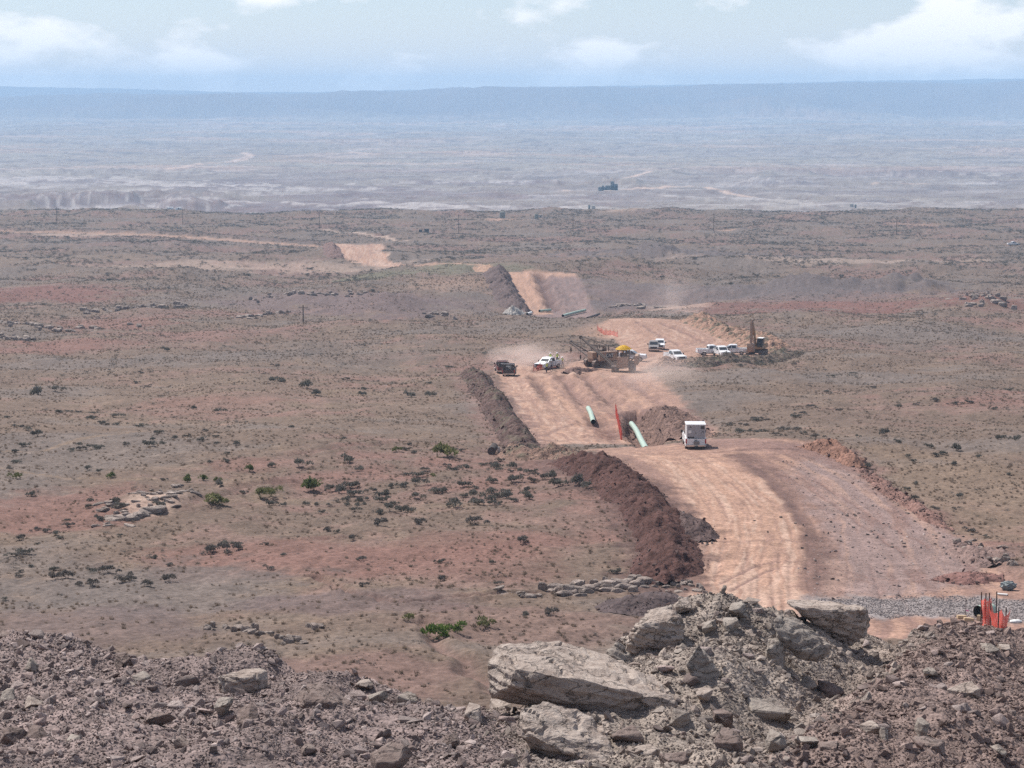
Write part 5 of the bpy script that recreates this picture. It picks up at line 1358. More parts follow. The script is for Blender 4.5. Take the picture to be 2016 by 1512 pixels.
# ---------------------------------------------------------------- pickups
def arch(cy, r, n=6):
    return [(cy + r * math.cos(t), .40 + r * math.sin(t)) for t in np.linspace(math.pi, 0, n)]
def wheel(parent, x, y, r=.40, w=.27):
    bm = B(); cyl(bm, (x - w / 2, y, r), (x + w / 2, y, r), r, seg=18)
    bmesh.ops.bevel(bm, geom=[e for e in bm.edges if e.calc_face_angle(0) > 1], offset=.05, segments=2, affect='EDGES')
    wv = part("wheel", bm, M['tyre'], parent)
    bm = B(); s = 1 if x > 0 else -1
    cyl(bm, (x + s * (w / 2 - .04), y, r), (x + s * (w / 2 + .012), y, r), r * .60, r * .55, 14)
    part("rim", bm, M['rim'], wv)
def pickup(label, loc, theta, paint='white', load=None, group="pickups on the pipeline site", tilt=None, lamps=True):
    t = thing("pickup_truck", label, "pickup", loc, theta, group, tilt)
    # origin midway along, ground level; front at +Y
    fy, ry = 1.95, -1.72
    prof = [(-.95, .52), (.95, .52)] + [(1.49, .50)] + arch(fy, .47)[0:] + [(2.44, .46), (2.92, .50), (2.98, .80), (2.92, 1.08), (2.80, 1.14), (1.55, 1.24), (1.35, 1.28), (-.95, 1.28)]
    part("body", prism(B(), prof, -.98, .98, .05, lambda z: 1 - .05 * max(0, z - .9) / .4), M[paint], t)
    # bed with open top
    bm = B()
    bed = [(-2.92, .52), (-2.92, 1.28), (-.97, 1.28), (-.97, .52), (-1.25, .50)] + arch(ry, .47)[::-1] + [(-2.20, .50)]
    for s in (-1, 1): prism(bm, bed, s * .90, s * .98)
    box(bm, (0, -1.0, .98), (1.80, .08, .60)); box(bm, (0, -1.93, .70), (1.80, 1.90, .10))
    part("bed", bm, M[paint], t)
    tg = part("tailgate", box(B(), (0, -2.93, .95), (1.74, .08, .62), .02), M[paint], t)
    part("handle", box(B(), (0, -2.985, 1.13), (.30, .03, .07)), M['black'], tg)
    part("licence_plate", box(B(), (0, -3.09, .64), (.34, .02, .17)), M['cream'], t)
    # cab
    g = [(-.95, 1.26), (1.42, 1.26), (.55, 1.88), (.30, 1.95), (-.60, 1.95), (-.86, 1.86)]
    tp = lambda z: 1 - .17 * max(0, z - 1.26) / .7
    cab = part("cab", prism(B(), g, -.93, .93, .04, tp), M[paint], t)
    bm = B(); box(bm, (0, 1.02, 1.575), (1.48, .03, .66), 0, (.93, 1), Euler((math.radians(54.5), 0, 0)).to_matrix()); part("windshield", bm, M['glass'], cab)
    bm = B(); box(bm, (0, -.935, 1.57), (1.35, .03, .40), 0, (.93, 1), Euler((math.radians(-8), 0, 0)).to_matrix()); part("rear_window", bm, M['glass'], cab)
    for s in (-1, 1):
        for w in ([(1.12, 1.32), (.50, 1.79), (.24, 1.80), (.24, 1.32)], [(.14, 1.32), (.14, 1.80), (-.58, 1.80), (-.72, 1.32)]):
            bm = B()
            vs = [bm.verts.new((s * (.93 * tp(z) + .012), y, z)) for y, z in w] + [bm.verts.new((s * (.93 * tp(z) - .02), y, z)) for y, z in w]
            n = len(w); bm.faces.new(vs[:n]); bm.faces.new(vs[n:][::-1])
            for i in range(n): bm.faces.new((vs[i], vs[(i + 1) % n], vs[n + (i + 1) % n], vs[n + i]))
            part("side_window", bm, M['glass'], cab)
        m_ = part("mirror", box(B(), (s * 1.14, 1.05, 1.40), (.20, .12, .28), .02), M['black'], t)
        part("mirror_arm", box(B(), (s * 1.0, 1.06, 1.34), (.16, .05, .05)), M['black'], m_)
        part("headlight", box(B(), (s * .80, 2.93, .98), (.30, .10, .22), .02), M['lamp'], t)
        part("tail_light", box(B(), (s * .93, -2.94, 1.02), (.12, .08, .44), .01), M['red'], t)
        part("door_handle", box(B(), (s * .985, .10, 1.12), (.03, .16, .04)), M['chrome'], t)
        for yy in (.19, -.80): part("door_seam", box(B(), (s * .982, yy, .92), (.006, .02, .64)), M['black'], t)
    part("grille", box(B(), (0, 2.955, .90), (1.22, .06, .34), .01), M['black'], t)
    part("front_bumper", box(B(), (0, 2.99, .58), (1.90, .16, .24), .03), M['chrome'], t)
    part("rear_bumper", box(B(), (0, -3.02, .60), (1.86, .14, .18), .03), M['chrome'], t)
    bm = B(); box(bm, (0, 0, .42), (.9, 5.0, .16)); cyl(bm, (-.8, fy, .4), (.8, fy, .4), .07, seg=8); cyl(bm, (-.8, ry, .4), (.8, ry, .4), .09, seg=8)
    part("chassis", bm, M['black'], t)
    for x in (-.84, .84):
        for y in (fy, ry): wheel(t, x, y)
    if load == 'lab':
        bx = part("lab_box", box(B(), (0, -1.80, 1.90), (1.80, 1.95, 1.36), .03), M['white'], t)
        part("roof_cap", box(B(), (0, -1.80, 2.61), (1.92, 2.10, .06), .01), M['white'], bx)
        part("rear_panel", box(B(), (.02, -2.79, 1.89), (1.66, .02, 1.24)), M['boxshade'], bx)  # shade on the white box's rear is put into this panel's grey
        part("door", box(B(), (.15, -2.806, 1.90), (.60, .02, 1.18)), M['boxshade'], bx)
        part("door_knob", box(B(), (.0, -2.83, 1.80), (.06, .04, .10)), M['black'], bx)
        part("vent", box(B(), (.64, -2.81, 2.33), (.34, .03, .28)), M['black'], bx)
        part("window", box(B(), (-.46, -2.81, 1.37), (.62, .03, .13)), M['black'], bx)
        part("notice", box(B(), (-.58, -2.81, 1.92), (.28, .02, .26)), M['whitep'], bx)
        bm = B(); v = [bm.verts.new(p) for p in ((-.62, -2.812, 2.32), (-.40, -2.812, 2.32), (-.51, -2.812, 2.46))]; bm.faces.new(v); part("warning_triangle", bm, M['black'], bx)
        bm = B(); cyl(bm, (.56, -2.83, 1.78), (.62, -2.83, 1.98), .015, seg=6); cyl(bm, (.62, -2.83, 1.98), (.72, -2.83, 1.98), .015, seg=6); cyl(bm, (.72, -2.83, 1.98), (.78, -2.83, 1.78), .015, seg=6); part("hose_hook", bm, M['black'], bx)
        part("step_plate", box(B(), (.05, -3.06, .88), (.52, .10, .34), .02), M['greyp'], t)
        part("hitch", box(B(), (.05, -3.12, .50), (.30, .24, .16), .02), M['black'], t)
    if load == 'welder':
        w = part("welding_machine", box(B(), (-.1, -1.45, 1.25), (1.1, .75, .85), .04), M['greyp'], t)
        part("exhaust_stack", cyl(B(), (.2, -1.4, 1.6), (.2, -1.4, 2.0), .05, seg=8), M['steel'], w)
        for s in (-1, 1):
            bm = B(); cyl(bm, (s * .55, -2.35, .75), (s * .55, -2.35, 2.0), .14, seg=12); cyl(bm, (s * .55, -2.35, 2.0), (s * .55, -2.35, 2.12), .06, seg=8)
            part("gas_bottle", bm, M['steel'], t)
        bm = B()
        for i in range(5):
            bmesh.ops.create_circle(bm, segments=16, radius=.30 + .03 * i, matrix=Matrix.Translation((.35, -2.0, 1.35 + .05 * i)))
        ret = bmesh.ops.extrude_edge_only(bm, edges=bm.edges[:]); bmesh.ops.translate(bm, verts=[v for v in ret['geom'] if isinstance(v, bmesh.types.BMVert)], vec=(0, 0, .045))
        part("coiled_hose", bm, M['cream'], t)
        bm = B()
        for x in (-.85, .85): cyl(bm, (x, -1.05, 1.25), (x, -1.05, 2.1), .035, seg=6); cyl(bm, (x, -2.8, 1.25), (x, -2.8, 2.0), .035, seg=6); cyl(bm, (x, -1.05, 2.1), (x, -2.8, 2.0), .035, seg=6)
        cyl(bm, (-.85, -1.05, 2.1), (.85, -1.05, 2.1), .035, seg=6)
        part("headache_rack", bm, M['black'], t)
    return t
def spot(px, py, dz=0.0):
    p = gz(px, py); return (p[0], p[1], p[2] + dz)
pickup("white pickup with tall white box on its bed, parked beside the open trench", spot(1366, 879), 1, load='lab')
pickup("dark work truck seen from behind at the top of the tan track", spot(1003, 740), 3, 'dark', 'welder')
pickup("maroon work truck just behind the dark one, seen from behind", spot(988, 732), -6, 'maroon', 'welder')
WP = pickup("white pickup facing the trench crew, workers standing at its bed", spot(1079, 727), 212)
pickup("dusty grey pickup facing the camera on the graded loop", spot(1287, 692), 184, 'greyp')
pickup("white pickup half hidden behind the dusty grey one", spot(1299, 687), 184)
pickup("white pickup seen from its side with its tail towards the graded loop", spot(1402, 700), 82)
pickup("white pickup with its nose towards the camera among the parked three", spot(1420, 702), 168)
pickup("white pickup seen from its side, nearest the excavator", spot(1442, 698), 276)
pickup("white pickup low behind the berm, between tractors and parked pickups", spot(1329, 712), 160)
pickup("white pickup half hidden behind the umbrella tractor", spot(1239, 711), 98)
pickup("tiny white pickup parked far off at the right edge", spot(1995, 480), 80)

# ---------------------------------------------------------------- side-boom tractors and excavator
def crawler(bm, x, L=3.6, h=1.0, w=.55):
    n = 10; pts = []
    for i in range(n + 1):
        a = -math.pi / 2 + math.pi * i / n; pts.append((L / 2 - h / 2 + math.cos(a) * h / 2, h / 2 + math.sin(a) * h / 2))
    for i in range(n + 1):
        a = math.pi / 2 + math.pi * i / n; pts.append((-L / 2 + h / 2 + math.cos(a) * h / 2, h / 2 + math.sin(a) * h / 2))
    prism(bm, pts, x - w / 2, x + w / 2)
    m = 30   # grouser plates round the belt
    per = 2 * (L - h) + math.pi * h
    for i in range(m):
        s = per * i / m
        if s < L - h: p, a = (-L / 2 + h / 2 + s, 0), math.pi
        elif s < L - h + math.pi * h / 2:
            q_ = (s - (L - h)) / (h / 2); p, a = (L / 2 - h / 2 + math.sin(q_) * h / 2, h / 2 - math.cos(q_) * h / 2), math.pi - q_
        elif s < 2 * (L - h) + math.pi * h / 2: p, a = (L / 2 - h / 2 - (s - (L - h) - math.pi * h / 2), h), 0
        else:
            q_ = (s - 2 * (L - h) - math.pi * h / 2) / (h / 2); p, a = (-L / 2 + h / 2 - math.sin(q_) * h / 2, h / 2 + math.cos(q_) * h / 2), -q_
        box(bm, (x, p[0], p[1]), (w + .05, .06, .13), 0, (1, 1), Euler((a, 0, 0)).to_matrix())
def bar(bm, a, b_, w):
    a, b_ = Vector(a), Vector(b_); q_ = (b_ - a).to_track_quat('Z', 'Y').to_matrix()
    box(bm, (a + b_) / 2, (w, w, (b_ - a).length), 0, (1, 1), q_)
def sideboom(label, loc, theta, tip_world, umbrella, lettering, paint, k=1.22):
    t = thing("side_boom_tractor", label, "tractor", loc, theta, "side boom tractors"); t.scale = (k, k, k)
    inv = (Matrix.Translation(Vector([float(v) for v in loc])) @ Matrix.Rotation(-math.radians(theta), 4, 'Z') @ Matrix.Scale(k, 4)).inverted()
    tip = inv @ Vector([float(v) for v in tip_world])
    for s in (-1, 1):
        bm = B(); crawler(bm, s * 1.15, 4.0, 1.15, .65); part("crawler_track", bm, M['track'], t)
    part("frame", box(B(), (0, 0, .95), (1.7, 3.4, .5), .05), M[paint], t)
    hood = part("hood", prism(B(), [(.2, 1.15), (1.95, 1.15), (2.0, 1.9), (1.85, 2.08), (.2, 2.15)], -.55, .55, .06), M[paint], t)
    part("radiator_grille", box(B(), (0, 2.0, 1.55), (.9, .06, .66)), M['black'], hood)
    part("exhaust_stack", cyl(B(), (.25, 1.0, 2.1), (.25, 1.0, 2.95), .07, seg=10), M['steel'], hood)
    part("air_cleaner", cyl(B(), (-.25, .8, 2.1), (-.25, .8, 2.6), .14, seg=12), M['steel'], hood)
    part("fuel_tank", box(B(), (0, -1.45, 1.65), (1.5, .75, .95), .06), M[paint], t)
    part("seat", box(B(), (0, -.55, 1.55), (.6, .55, .5), .08), M['black'], t)
    part("control_console", box(B(), (-.45, -.1, 1.65), (.3, .5, .8), .04), M['black'], t)
    # counterweight on the right-hand side
    cw = part("counterweight", box(B(), (1.75, .1, 1.65), (.5, 3.0, 1.25), .05), M[paint], t)
    bm = B()
    for yy in (-.8, 1.0): bar(bm, (.7, yy, 1.2), (1.6, yy, 2.1), .14); bar(bm, (.7, yy, 2.2), (1.6, yy, 2.2), .10)
    part("counterweight_arm", bm, M['steel'], cw)
    if lettering:
        part("lettering_plate", box(B(), (2.004, .1, 1.75), (.02, 1.0, .62)), M['black'], cw)
        cu = bpy.data.curves.new("lettering", 'FONT'); cu.body = "CAT"; cu.size = .62; cu.align_x = 'CENTER'; cu.align_y = 'CENTER'; cu.extrude = .006
        tmp = bpy.data.objects.new("lettering", cu); COL.objects.link(tmp); bpy.context.view_layer.update()
        lm = bpy.data.meshes.new_from_object(tmp.evaluated_get(bpy.context.evaluated_depsgraph_get())); bpy.data.objects.remove(tmp)
        lm.materials.clear(); lm.materials.append(M['whitep']); lo = link("lettering", lm, cw)
        lo.location = (2.024, .1, 1.75); lo.rotation_euler = (math.pi / 2, 0, math.pi / 2)
    # boom from the left-hand track
    bm = B()
    for yy in (-.75, .75): bar(bm, (-1.55, yy, .95), tip + Vector((0, .12 if yy > 0 else -.12, 0)), .17)
    for k in (.25, .5, .75):
        a = Vector((-1.55, -.75, .95)).lerp(tip, k); b_ = Vector((-1.55, .75, .95)).lerp(tip, k); bar(bm, a, b_, .09)
    boom = part("boom", bm, M['steel'], t)
    part("boom_head", box(B(), tip, (.35, .35, .45), .04), M['steel'], boom)
    bm = B(); top = Vector((.1, .35, 2.75))
    for yy in (-.12, .12): bar(bm, tip + Vector((0, yy, .15)), top + Vector((0, yy, 0)), .045)
    part("boom_cable", bm, M['steel'], boom)
    hk = Vector((tip.x, tip.y, max(1.2, tip.z - 3.0)))
    bm = B(); bar(bm, tip, hk, .035); part("load_line", bm, M['steel'], boom)
    bm = B(); box(bm, hk, (.22, .22, .5), .04); cyl(bm, hk - Vector((0, 0, .25)), hk - Vector((.12, 0, .55)), .05, .02, 8); part("hook_block", bm, M['steel'], boom)
    # winch tower
    bm = B()
    for x in (-.3, .45):
        for yy in (.15, .6): bar(bm, (x, yy, 1.9), (x * .5 + .05, .37, 2.85), .09)
    bar(bm, (-.15, .37, 2.8), (.35, .37, 2.8), .14); part("winch_tower", bm, M['tan'], t)
    part("winch_drum", cyl(B(), (-.5, -.05, 2.25), (.5, -.05, 2.25), .26, seg=16), M['steel'], t)
    bm = B()
    for x in (-.75, .75):
        for yy in (-1.1, .1): bar(bm, (x, yy, 1.4), (x, yy, 2.95), .08)
        bar(bm, (x, -1.1, 2.95), (x, .1, 2.95), .08)
    bar(bm, (-.75, -1.1, 2.95), (.75, -1.1, 2.95), .08); bar(bm, (-.75, .1, 2.95), (.75, .1, 2.95), .08)
    part("roll_frame", bm, M['steel'], t)
    if umbrella:
        bm = B(); n = 16; R = 1.15
        rings = [[bm.verts.new((math.cos(2 * math.pi * i / n) * R * k * (1 if i % 2 else .97), math.sin(2 * math.pi * i / n) * R * k * (1 if i % 2 else .97) - .5, 3.62 - .55 * k ** 1.8)) for i in range(n)] for k in (.05, .35, .7, 1)]
        for a, b_ in zip(rings[:-1], rings[1:]):
            for i in range(n): bm.faces.new((a[i], b_[i], b_[(i + 1) % n], a[(i + 1) % n]))
        bm.faces.new(rings[0][::-1])
        r = bmesh.ops.solidify(bm, geom=bm.faces[:], thickness=.015)
        u = part("umbrella", bm, M['brolly'], t)
        part("umbrella_pole", cyl(B(), (0, -.5, 1.7), (0, -.5, 3.6), .03, seg=8), M['steel'], u)
    return t
sideboom("dusty tan side boom tractor showing a big lettered counterweight", spot(1184, 722), 62, at(1124, 674, 377), False, True, 'tan')
sideboom("side boom tractor with a yellow umbrella over its seat", spot(1228, 731), 8, at(1143, 664, 364), True, False, 'tan')

def excavator(label, loc, theta):
    t = thing("excavator", label, "excavator", loc, theta); t.scale = (1.08, 1.08, 1.08)
    for s in (-1, 1):
        bm = B(); crawler(bm, s * 1.15, 4.2, .95, .6); part("crawler_track", bm, M['track'], t)
    part("undercarriage", box(B(), (0, 0, .7), (1.7, 2.0, .5), .05), M['black'], t)
    part("turntable", cyl(B(), (0, 0, .9), (0, 0, 1.15), .8, seg=20), M['black'], t)
    hs = part("upper_body", prism(B(), [(-2.6, 1.15), (1.3, 1.15), (1.3, 1.75), (-.2, 2.05), (-2.3, 2.05), (-2.75, 1.7)], -1.3, 1.3, .08), M['yellow'], t)
    part("counterweight", box(B(), (0, -2.7, 1.6), (2.4, .5, .9), .15), M['dark'], hs)
    cab = part("cab", prism(B(), [(-.35, 1.75), (1.3, 1.5), (1.35, 2.2), (1.0, 3.05), (-.35, 3.05)], -1.28, -.28, .06), M['black'], t)
    part("cab_roof", box(B(), (-.78, .35, 3.09), (1.04, 1.5, .08), .02), M['whitep'], cab)
    part("windshield", box(B(), (-.78, 1.22, 2.45), (.82, .04, .95), 0, (1, 1), Euler((math.radians(18), 0, 0)).to_matrix()), M['glass'], cab)
    for x in (-1.295, -.265): part("side_window", box(B(), (x, .35, 2.5), (.02, 1.05, .85)), M['glass'], cab)
    # boom rises, stick drops, bucket hangs
    bp = [(.7, 1.6), (1.1, 1.55), (2.3, 3.9), (3.55, 6.0), (3.3, 6.35), (2.95, 6.1), (1.75, 4.4)]
    boom = part("boom", prism(B(), bp, -.18, .28, .03), M['yellow'], t)
    part("boom_cylinder", cyl(B(), (.05, 1.3, 1.6), (.05, 2.2, 3.7), .09, seg=10), M['chrome'], boom)
    sp_ = [(3.05, 6.45), (3.5, 6.55), (3.75, 6.0), (3.85, 2.4), (3.6, 2.3), (3.25, 5.2)]
    stick = part("stick", prism(B(), sp_, -.12, .22, .03), M['tan'], t)
    part("stick_cylinder", cyl(B(), (.05, 2.2, 5.2), (.05, 3.1, 6.5), .08, seg=10), M['chrome'], stick)
    bk = [(3.5, 2.5), (3.95, 2.45), (4.2, 1.8), (4.0, 1.1), (3.4, .85), (2.95, 1.1), (3.3, 1.3), (3.55, 1.8)]
    bucket = part("bucket", prism(B(), bk, -.55, .65, .02), M['tan'], t)
    for i in range(5): part("tooth", box(B(), (-.45 + i * .25, 2.85, 1.06), (.09, .3, .08), 0, (.6, .6)), M['steel'], bucket)
    bm = B(); cyl(bm, (.35, 1.2, 1.7), (.35, 2.4, 4.3), .03, seg=6); cyl(bm, (.35, 2.4, 4.3), (.30, 3.2, 6.2), .03, seg=6); part("hydraulic_hose", bm, M['black'], boom)
    return t
excavator("excavator with raised folded arm standing behind the parked pickups", spot(1490, 697), 202)

# ---------------------------------------------------------------- people
def person(label, loc, face, armL=(.30, -.05), armR=(.30, -.05), step=.10, lean=0.0, top='vest', bend=0.0):
    """armX: (how far the hand swings out, how far forward); face in degrees like theta"""
    V, E, R = [], [], []
    def add(p, r, prev=None):
        V.append(p); R.append(r)
        if prev is not None: E.append((prev, len(V) - 1))
        return len(V) - 1
    pel = add((0, 0, .96), .135)
    ab = add((0, lean * .3, 1.12), .130, pel); ch = add((0, lean * .7, 1.34), .150, ab); nk = add((0, lean, 1.50), .060, ch)
    hd = add((0, lean + .02, 1.60), .085, nk); tp = add((0, lean + .02, 1.72), .080, hd)
    nose = add((0, lean + .125, 1.63), .020, hd)
    for s, arm in ((-1, armL), (1, armR)):
        sh = add((s * .20, lean * .9, 1.44), .068, ch)
        ex, ey = s * (.20 + arm[0] * .55), lean * .8 + arm[1] * .35
        el = add((ex, ey, 1.17), .050, sh)
        wx, wy, wz = s * (.20 + arm[0] * (.55 if arm[1] < .2 else .35)), lean * .8 + arm[1] + .04, .93 + max(0, arm[1]) * .6
        wr = add((wx, wy, wz), .034, el)
        dv = np.array([wx - ex, wy - ey, wz - 1.17]); dv /= np.linalg.norm(dv)
        pa = add(tuple(np.array([wx, wy, wz]) + dv * .07), .034, wr)
        for k in range(4):
            o = (k - 1.5) * .018; ln = (.055, .07, .065, .05)[k]
            f1 = add(tuple(np.array([wx, wy + o, wz]) + dv * .105), .010, pa); add(tuple(np.array([wx - s * .012, wy + o, wz]) + dv * (.105 + ln)), .008, f1)
        th = add(tuple(np.array([wx, wy + .040, wz]) + dv * .05), .011, wr); add(tuple(np.array([wx - s * .01, wy + .055, wz]) + dv * .095), .009, th)
        hp = add((s * .10, 0, .90), .098, pel)
        kn = add((s * .125, s * step * .5 + bend * .2, .50), .066, hp); an = add((s * .13, s * step, .10), .048, kn)
        he = add((s * .13, s * step - .02, .045), .045, an); add((s * .14, s * step + .19, .04), .042, he)
    me = bpy.data.meshes.new("figure"); me.from_pydata([tuple(map(float, v)) for v in V], E, []); me.update()
    o = bpy.data.objects.new("figure", me); COL.objects.link(o)
    md = o.modifiers.new("skin", 'SKIN'); md.use_smooth_shade = True
    for i, r in enumerate(R):
        me.skin_vertices[0].data[i].radius = (r, r); me.skin_vertices[0].data[i].use_root = (i == 0)
    o.modifiers.new("sub", 'SUBSURF').levels = 1
    dg = bpy.context.evaluated_depsgraph_get(); dg.update()
    fm = bpy.data.meshes.new_from_object(o.evaluated_get(dg)); fm.name = "person"
    bpy.data.objects.remove(o); fm.materials.clear()
    for k in ('jeans', 'shirt', 'skin', 'boot'): fm.materials.append(M[k])
    for pl in fm.polygons:
        z = pl.center.z; ax = abs(pl.center.x)
        pl.material_index = 3 if z < .14 else (2 if (z > 1.50 or (ax > .26 and z < 1.08 and z > .6)) else (1 if z > .98 else 0)); pl.use_smooth = True
    po = bpy.data.objects.new("person", fm); COL.objects.link(po)
    po.location = [float(v) for v in loc]; po.rotation_euler = (0, 0, -math.radians(face)); po["label"] = label; po["category"] = "person"; po["group"] = "crew at the trench"
    if top == 'vest':
        bm = B(); bm.from_mesh(fm)
        bmesh.ops.delete(bm, geom=[f for f in bm.faces if not (1.0 < f.calc_center_median().z < 1.47 and abs(f.calc_center_median().x) < .22)], context='FACES')
        bm.normal_update()
        for v in bm.verts: v.co += v.normal * .016
        for f in bm.faces: f.material_index = 0
        link("safety_vest", bm_obj_mesh(bm, "safety_vest", M['vest'], True), po)
    bm = B(); bmesh.ops.create_uvsphere(bm, u_segments=14, v_segments=8, radius=.145)
    bmesh.ops.delete(bm, geom=[v for v in bm.verts if v.co.z < -.01], context='VERTS')
    n = 16; a = [bm.verts.new((math.cos(2 * math.pi * i / n) * .14, math.sin(2 * math.pi * i / n) * .14, 0)) for i in range(n)]; b_ = [bm.verts.new((math.cos(2 * math.pi * i / n) * .175, math.sin(2 * math.pi * i / n) * .20 + .02, -.012)) for i in range(n)]
    for i in range(n): bm.faces.new((a[i], b_[i], b_[(i + 1) % n], a[(i + 1) % n]))
    bmesh.ops.translate(bm, verts=bm.verts[:], vec=(0, lean + .015, 1.68))
    part("hard_hat", bm, M['hat'], po)
    return po
_wp = WP.location; _th = math.radians(212)
def in_bed(dx, dy): return (_wp.x + dx * math.cos(_th) + dy * math.sin(_th), _wp.y - dx * math.sin(_th) + dy * math.cos(_th), _wp.z + .76)
person("worker with dark hair line standing in the pickup bed, nearer the cab", in_bed(.35, -1.35), 190, (.3, .1), (.3, .1))
person("worker in a lime vest standing in the pickup bed near the tailgate", in_bed(-.45, -2.2), 170, (.35, .0), (.35, .0))
person("worker in a lime vest right of the white pickup, left of a pair", spot(1100, 722), 160, (.3, .05), (.3, .05))
person("worker in a lime vest with elbow out, on the right of a pair", spot(1107, 721), 200, (.45, .10), (.55, .1))
person("worker in a bright lime vest bending towards the trench before the pickup", spot(1076, 733), 150, (.3, .25), (.3, .25), .15, .10)
person("worker in a pale shirt and dark trousers standing at the trench edge", spot(1085.5, 732), 190, (.28, .0), (.28, .0), .12, 0, 'shirt')

# ---------------------------------------------------------------- safety fences
def fence(label, base, height, lean=0.0, cell=.07, strip=.028, sag=.12, seed=1, post_h=1.1, posts=None, npost=4):
    """base: world points along the foot of the net"""
    base = [np.array(b, float) for b in base]; q = random.Random(seed)
    t = thing("safety_fence", label, "fence", base[0])
    P = smooth_poly(base, 8) - base[0]; seg = np.linalg.norm(np.diff(P, axis=0), axis=1); s = np.concatenate([[0], np.cumsum(seg)]); L = s[-1]
    def surf(u, v):
        p = np.array([np.interp(u * L, s, P[:, k]) for k in range(3)])
        d = sag * math.sin(math.pi * ((u * (npost - 1)) % 1)) * (0.4 + .6 * v)
        w = .07 * math.sin(u * L * 3.1 + seed) * v + .04 * math.sin(u * L * 9 + v * 4)
        return Vector((p[0] + w, p[1] + w * .6, p[2] + height * v - d * v))
    bm = B(); nh = max(6, int(height / cell)); nu = max(8, int(L / cell)); hu, hv = strip / L / 2, strip / height / 2
    for j in range(nh + 1):
        v = j / nh
        pr = None
        for i in range(nu + 1):
            a, b_ = bm.verts.new(surf(i / nu, max(0, v - hv))), bm.verts.new(surf(i / nu, min(1, v + hv)))
            if pr: bm.faces.new((pr[0], a, b_, pr[1]))
            pr = (a, b_)
    for i in range(nu + 1):
        u = i / nu; pr = None
        for j in range(nh + 1):
            a, b_ = bm.verts.new(surf(max(0, u - hu), j / nh) + Vector((0, -.004, 0))), bm.verts.new(surf(min(1, u + hu), j / nh) + Vector((0, -.004, 0)))
            if pr: bm.faces.new((pr[0], a, b_, pr[1]))
            pr = (a, b_)
    part("net", bm, M['orange'], t)
    for i in range(npost):
        p = surf(i / (npost - 1), 0); dx, dy = q.gauss(0, .04), q.gauss(0, .04)
        bm = B(); box(bm, p + Vector((dx / 2, .03, height * post_h / 2 - .1)), (.028 if height < 1 else .05, .02, height * post_h + .2)); box(bm, p + Vector((dx / 2, .045, height * post_h / 2 - .1)), (.012, .03, height * post_h + .2))
        part("post", bm, M['post'], t)
    return t
fence("red orange safety net on posts at the crest of the right mound", [at(1931, 1233, 55.5), at(1943, 1236, 55.2), at(1956, 1232, 55.6)], .78, sag=.08, seed=3, npost=4, cell=.05, strip=.028, post_h=1.15)
fence("crumpled red safety net hanging lower and nearer on the right mound", [at(1951, 1256, 54.2), at(1962, 1262, 53.8), at(1971, 1268, 53.6), at(1981, 1264, 54.0)], .85, sag=.16, seed=5, npost=3, cell=.05, strip=.03, post_h=1.05)
def gline(pts, n=3): return [np.array(spot(*p)) for p in pts]
fence("red safety net standing between the pipe trench and the tan track", gline([(1224, 868), (1218, 845), (1214, 826), (1212, 815)]), 1.3, seed=7, npost=6, cell=.16, strip=.05, sag=.2)
fence("sagging red safety net at the far end of the graded loop", gline([(1176, 648), (1188, 652), (1202, 657), (1216, 663)]), 1.35, seed=9, npost=6, cell=.2, strip=.055, sag=.5)
fence("red safety net along the trench in front of the crew's white pickup", gline([(1050, 729), (1066, 730), (1080, 728), (1096, 726)]), 1.2, seed=11, npost=5, cell=.2, strip=.05, sag=.4)

# ---------------------------------------------------------------- pipes and small site gear
def pipe(label, pts, r, mat='green', wall=.03, cat="pipe"):
    pts = smooth_poly(pts, 6) if len(pts) > 2 else np.array(pts, float)
    t = thing("pipe", label, cat, pts[0], 0, "pipeline pipes"); P = [Vector(p - pts[0]) for p in pts]
    bm = B(); n = 20; rings = []
    for i, p in enumerate(P):
        d = (P[min(i + 1, len(P) - 1)] - P[max(i - 1, 0)]).normalized(); q_ = d.to_track_quat('Z', 'Y')
        rings.append([bm.verts.new(p + q_ @ Vector((math.cos(2 * math.pi * k / n) * r, math.sin(2 * math.pi * k / n) * r, 0))) for k in range(n)])
    for a, b_ in zip(rings[:-1], rings[1:]):
        for k in range(n): bm.faces.new((a[k], a[(k + 1) % n], b_[(k + 1) % n], b_[k]))
    o = part("wall", bm, M[mat], t)
    o.data.polygons.foreach_set("use_smooth", np.ones(len(o.data.polygons), bool))
    for i, (a, b_) in enumerate(((P[0], P[1]), (P[-1], P[-2]))):
        d = (b_ - a).normalized()
        bm = B(); cyl(bm, a - d * .002, a + d * .6, r * .92, seg=20, caps=False); cyl(bm, a + d * .5, a + d * .52, r * .92, seg=20); part("bore", bm, M['inside'], t)
        bm = B(); q_ = d.to_track_quat('Z', 'Y')
        a1 = [bm.verts.new(a + q_ @ Vector((math.cos(2 * math.pi * k / n) * r, math.sin(2 * math.pi * k / n) * r, -.004))) for k in range(n)]
        a2 = [bm.verts.new(a + q_ @ Vector((math.cos(2 * math.pi * k / n) * r * .92, math.sin(2 * math.pi * k / n) * r * .92, -.004))) for k in range(n)]
        for k in range(n): bm.faces.new((a1[k], a1[(k + 1) % n], a2[(k + 1) % n], a2[k]))
        part("cut_edge", bm, M['steel'], t)
    return t
def gpt(px, py, dz): return np.array(spot(px, py, dz))
pipe("pale green pipe lying on the hillside with its dark end towards the camera", [gpt(1168, 833, .5), gpt(1163, 822, .5), gpt(1158, 812, .5)], .31)
pipe("pale green pipe running down into the open trench beside the red net", [at(1272, 884, 214), at(1262, 866, 232), at(1252, 846, 250), at(1243, 834, 266)], .31)
pipe("short green pipe on the ground left of the far graded slope's foot", [gpt(1062, 617, .5), gpt(1084, 615, .5)], .38)
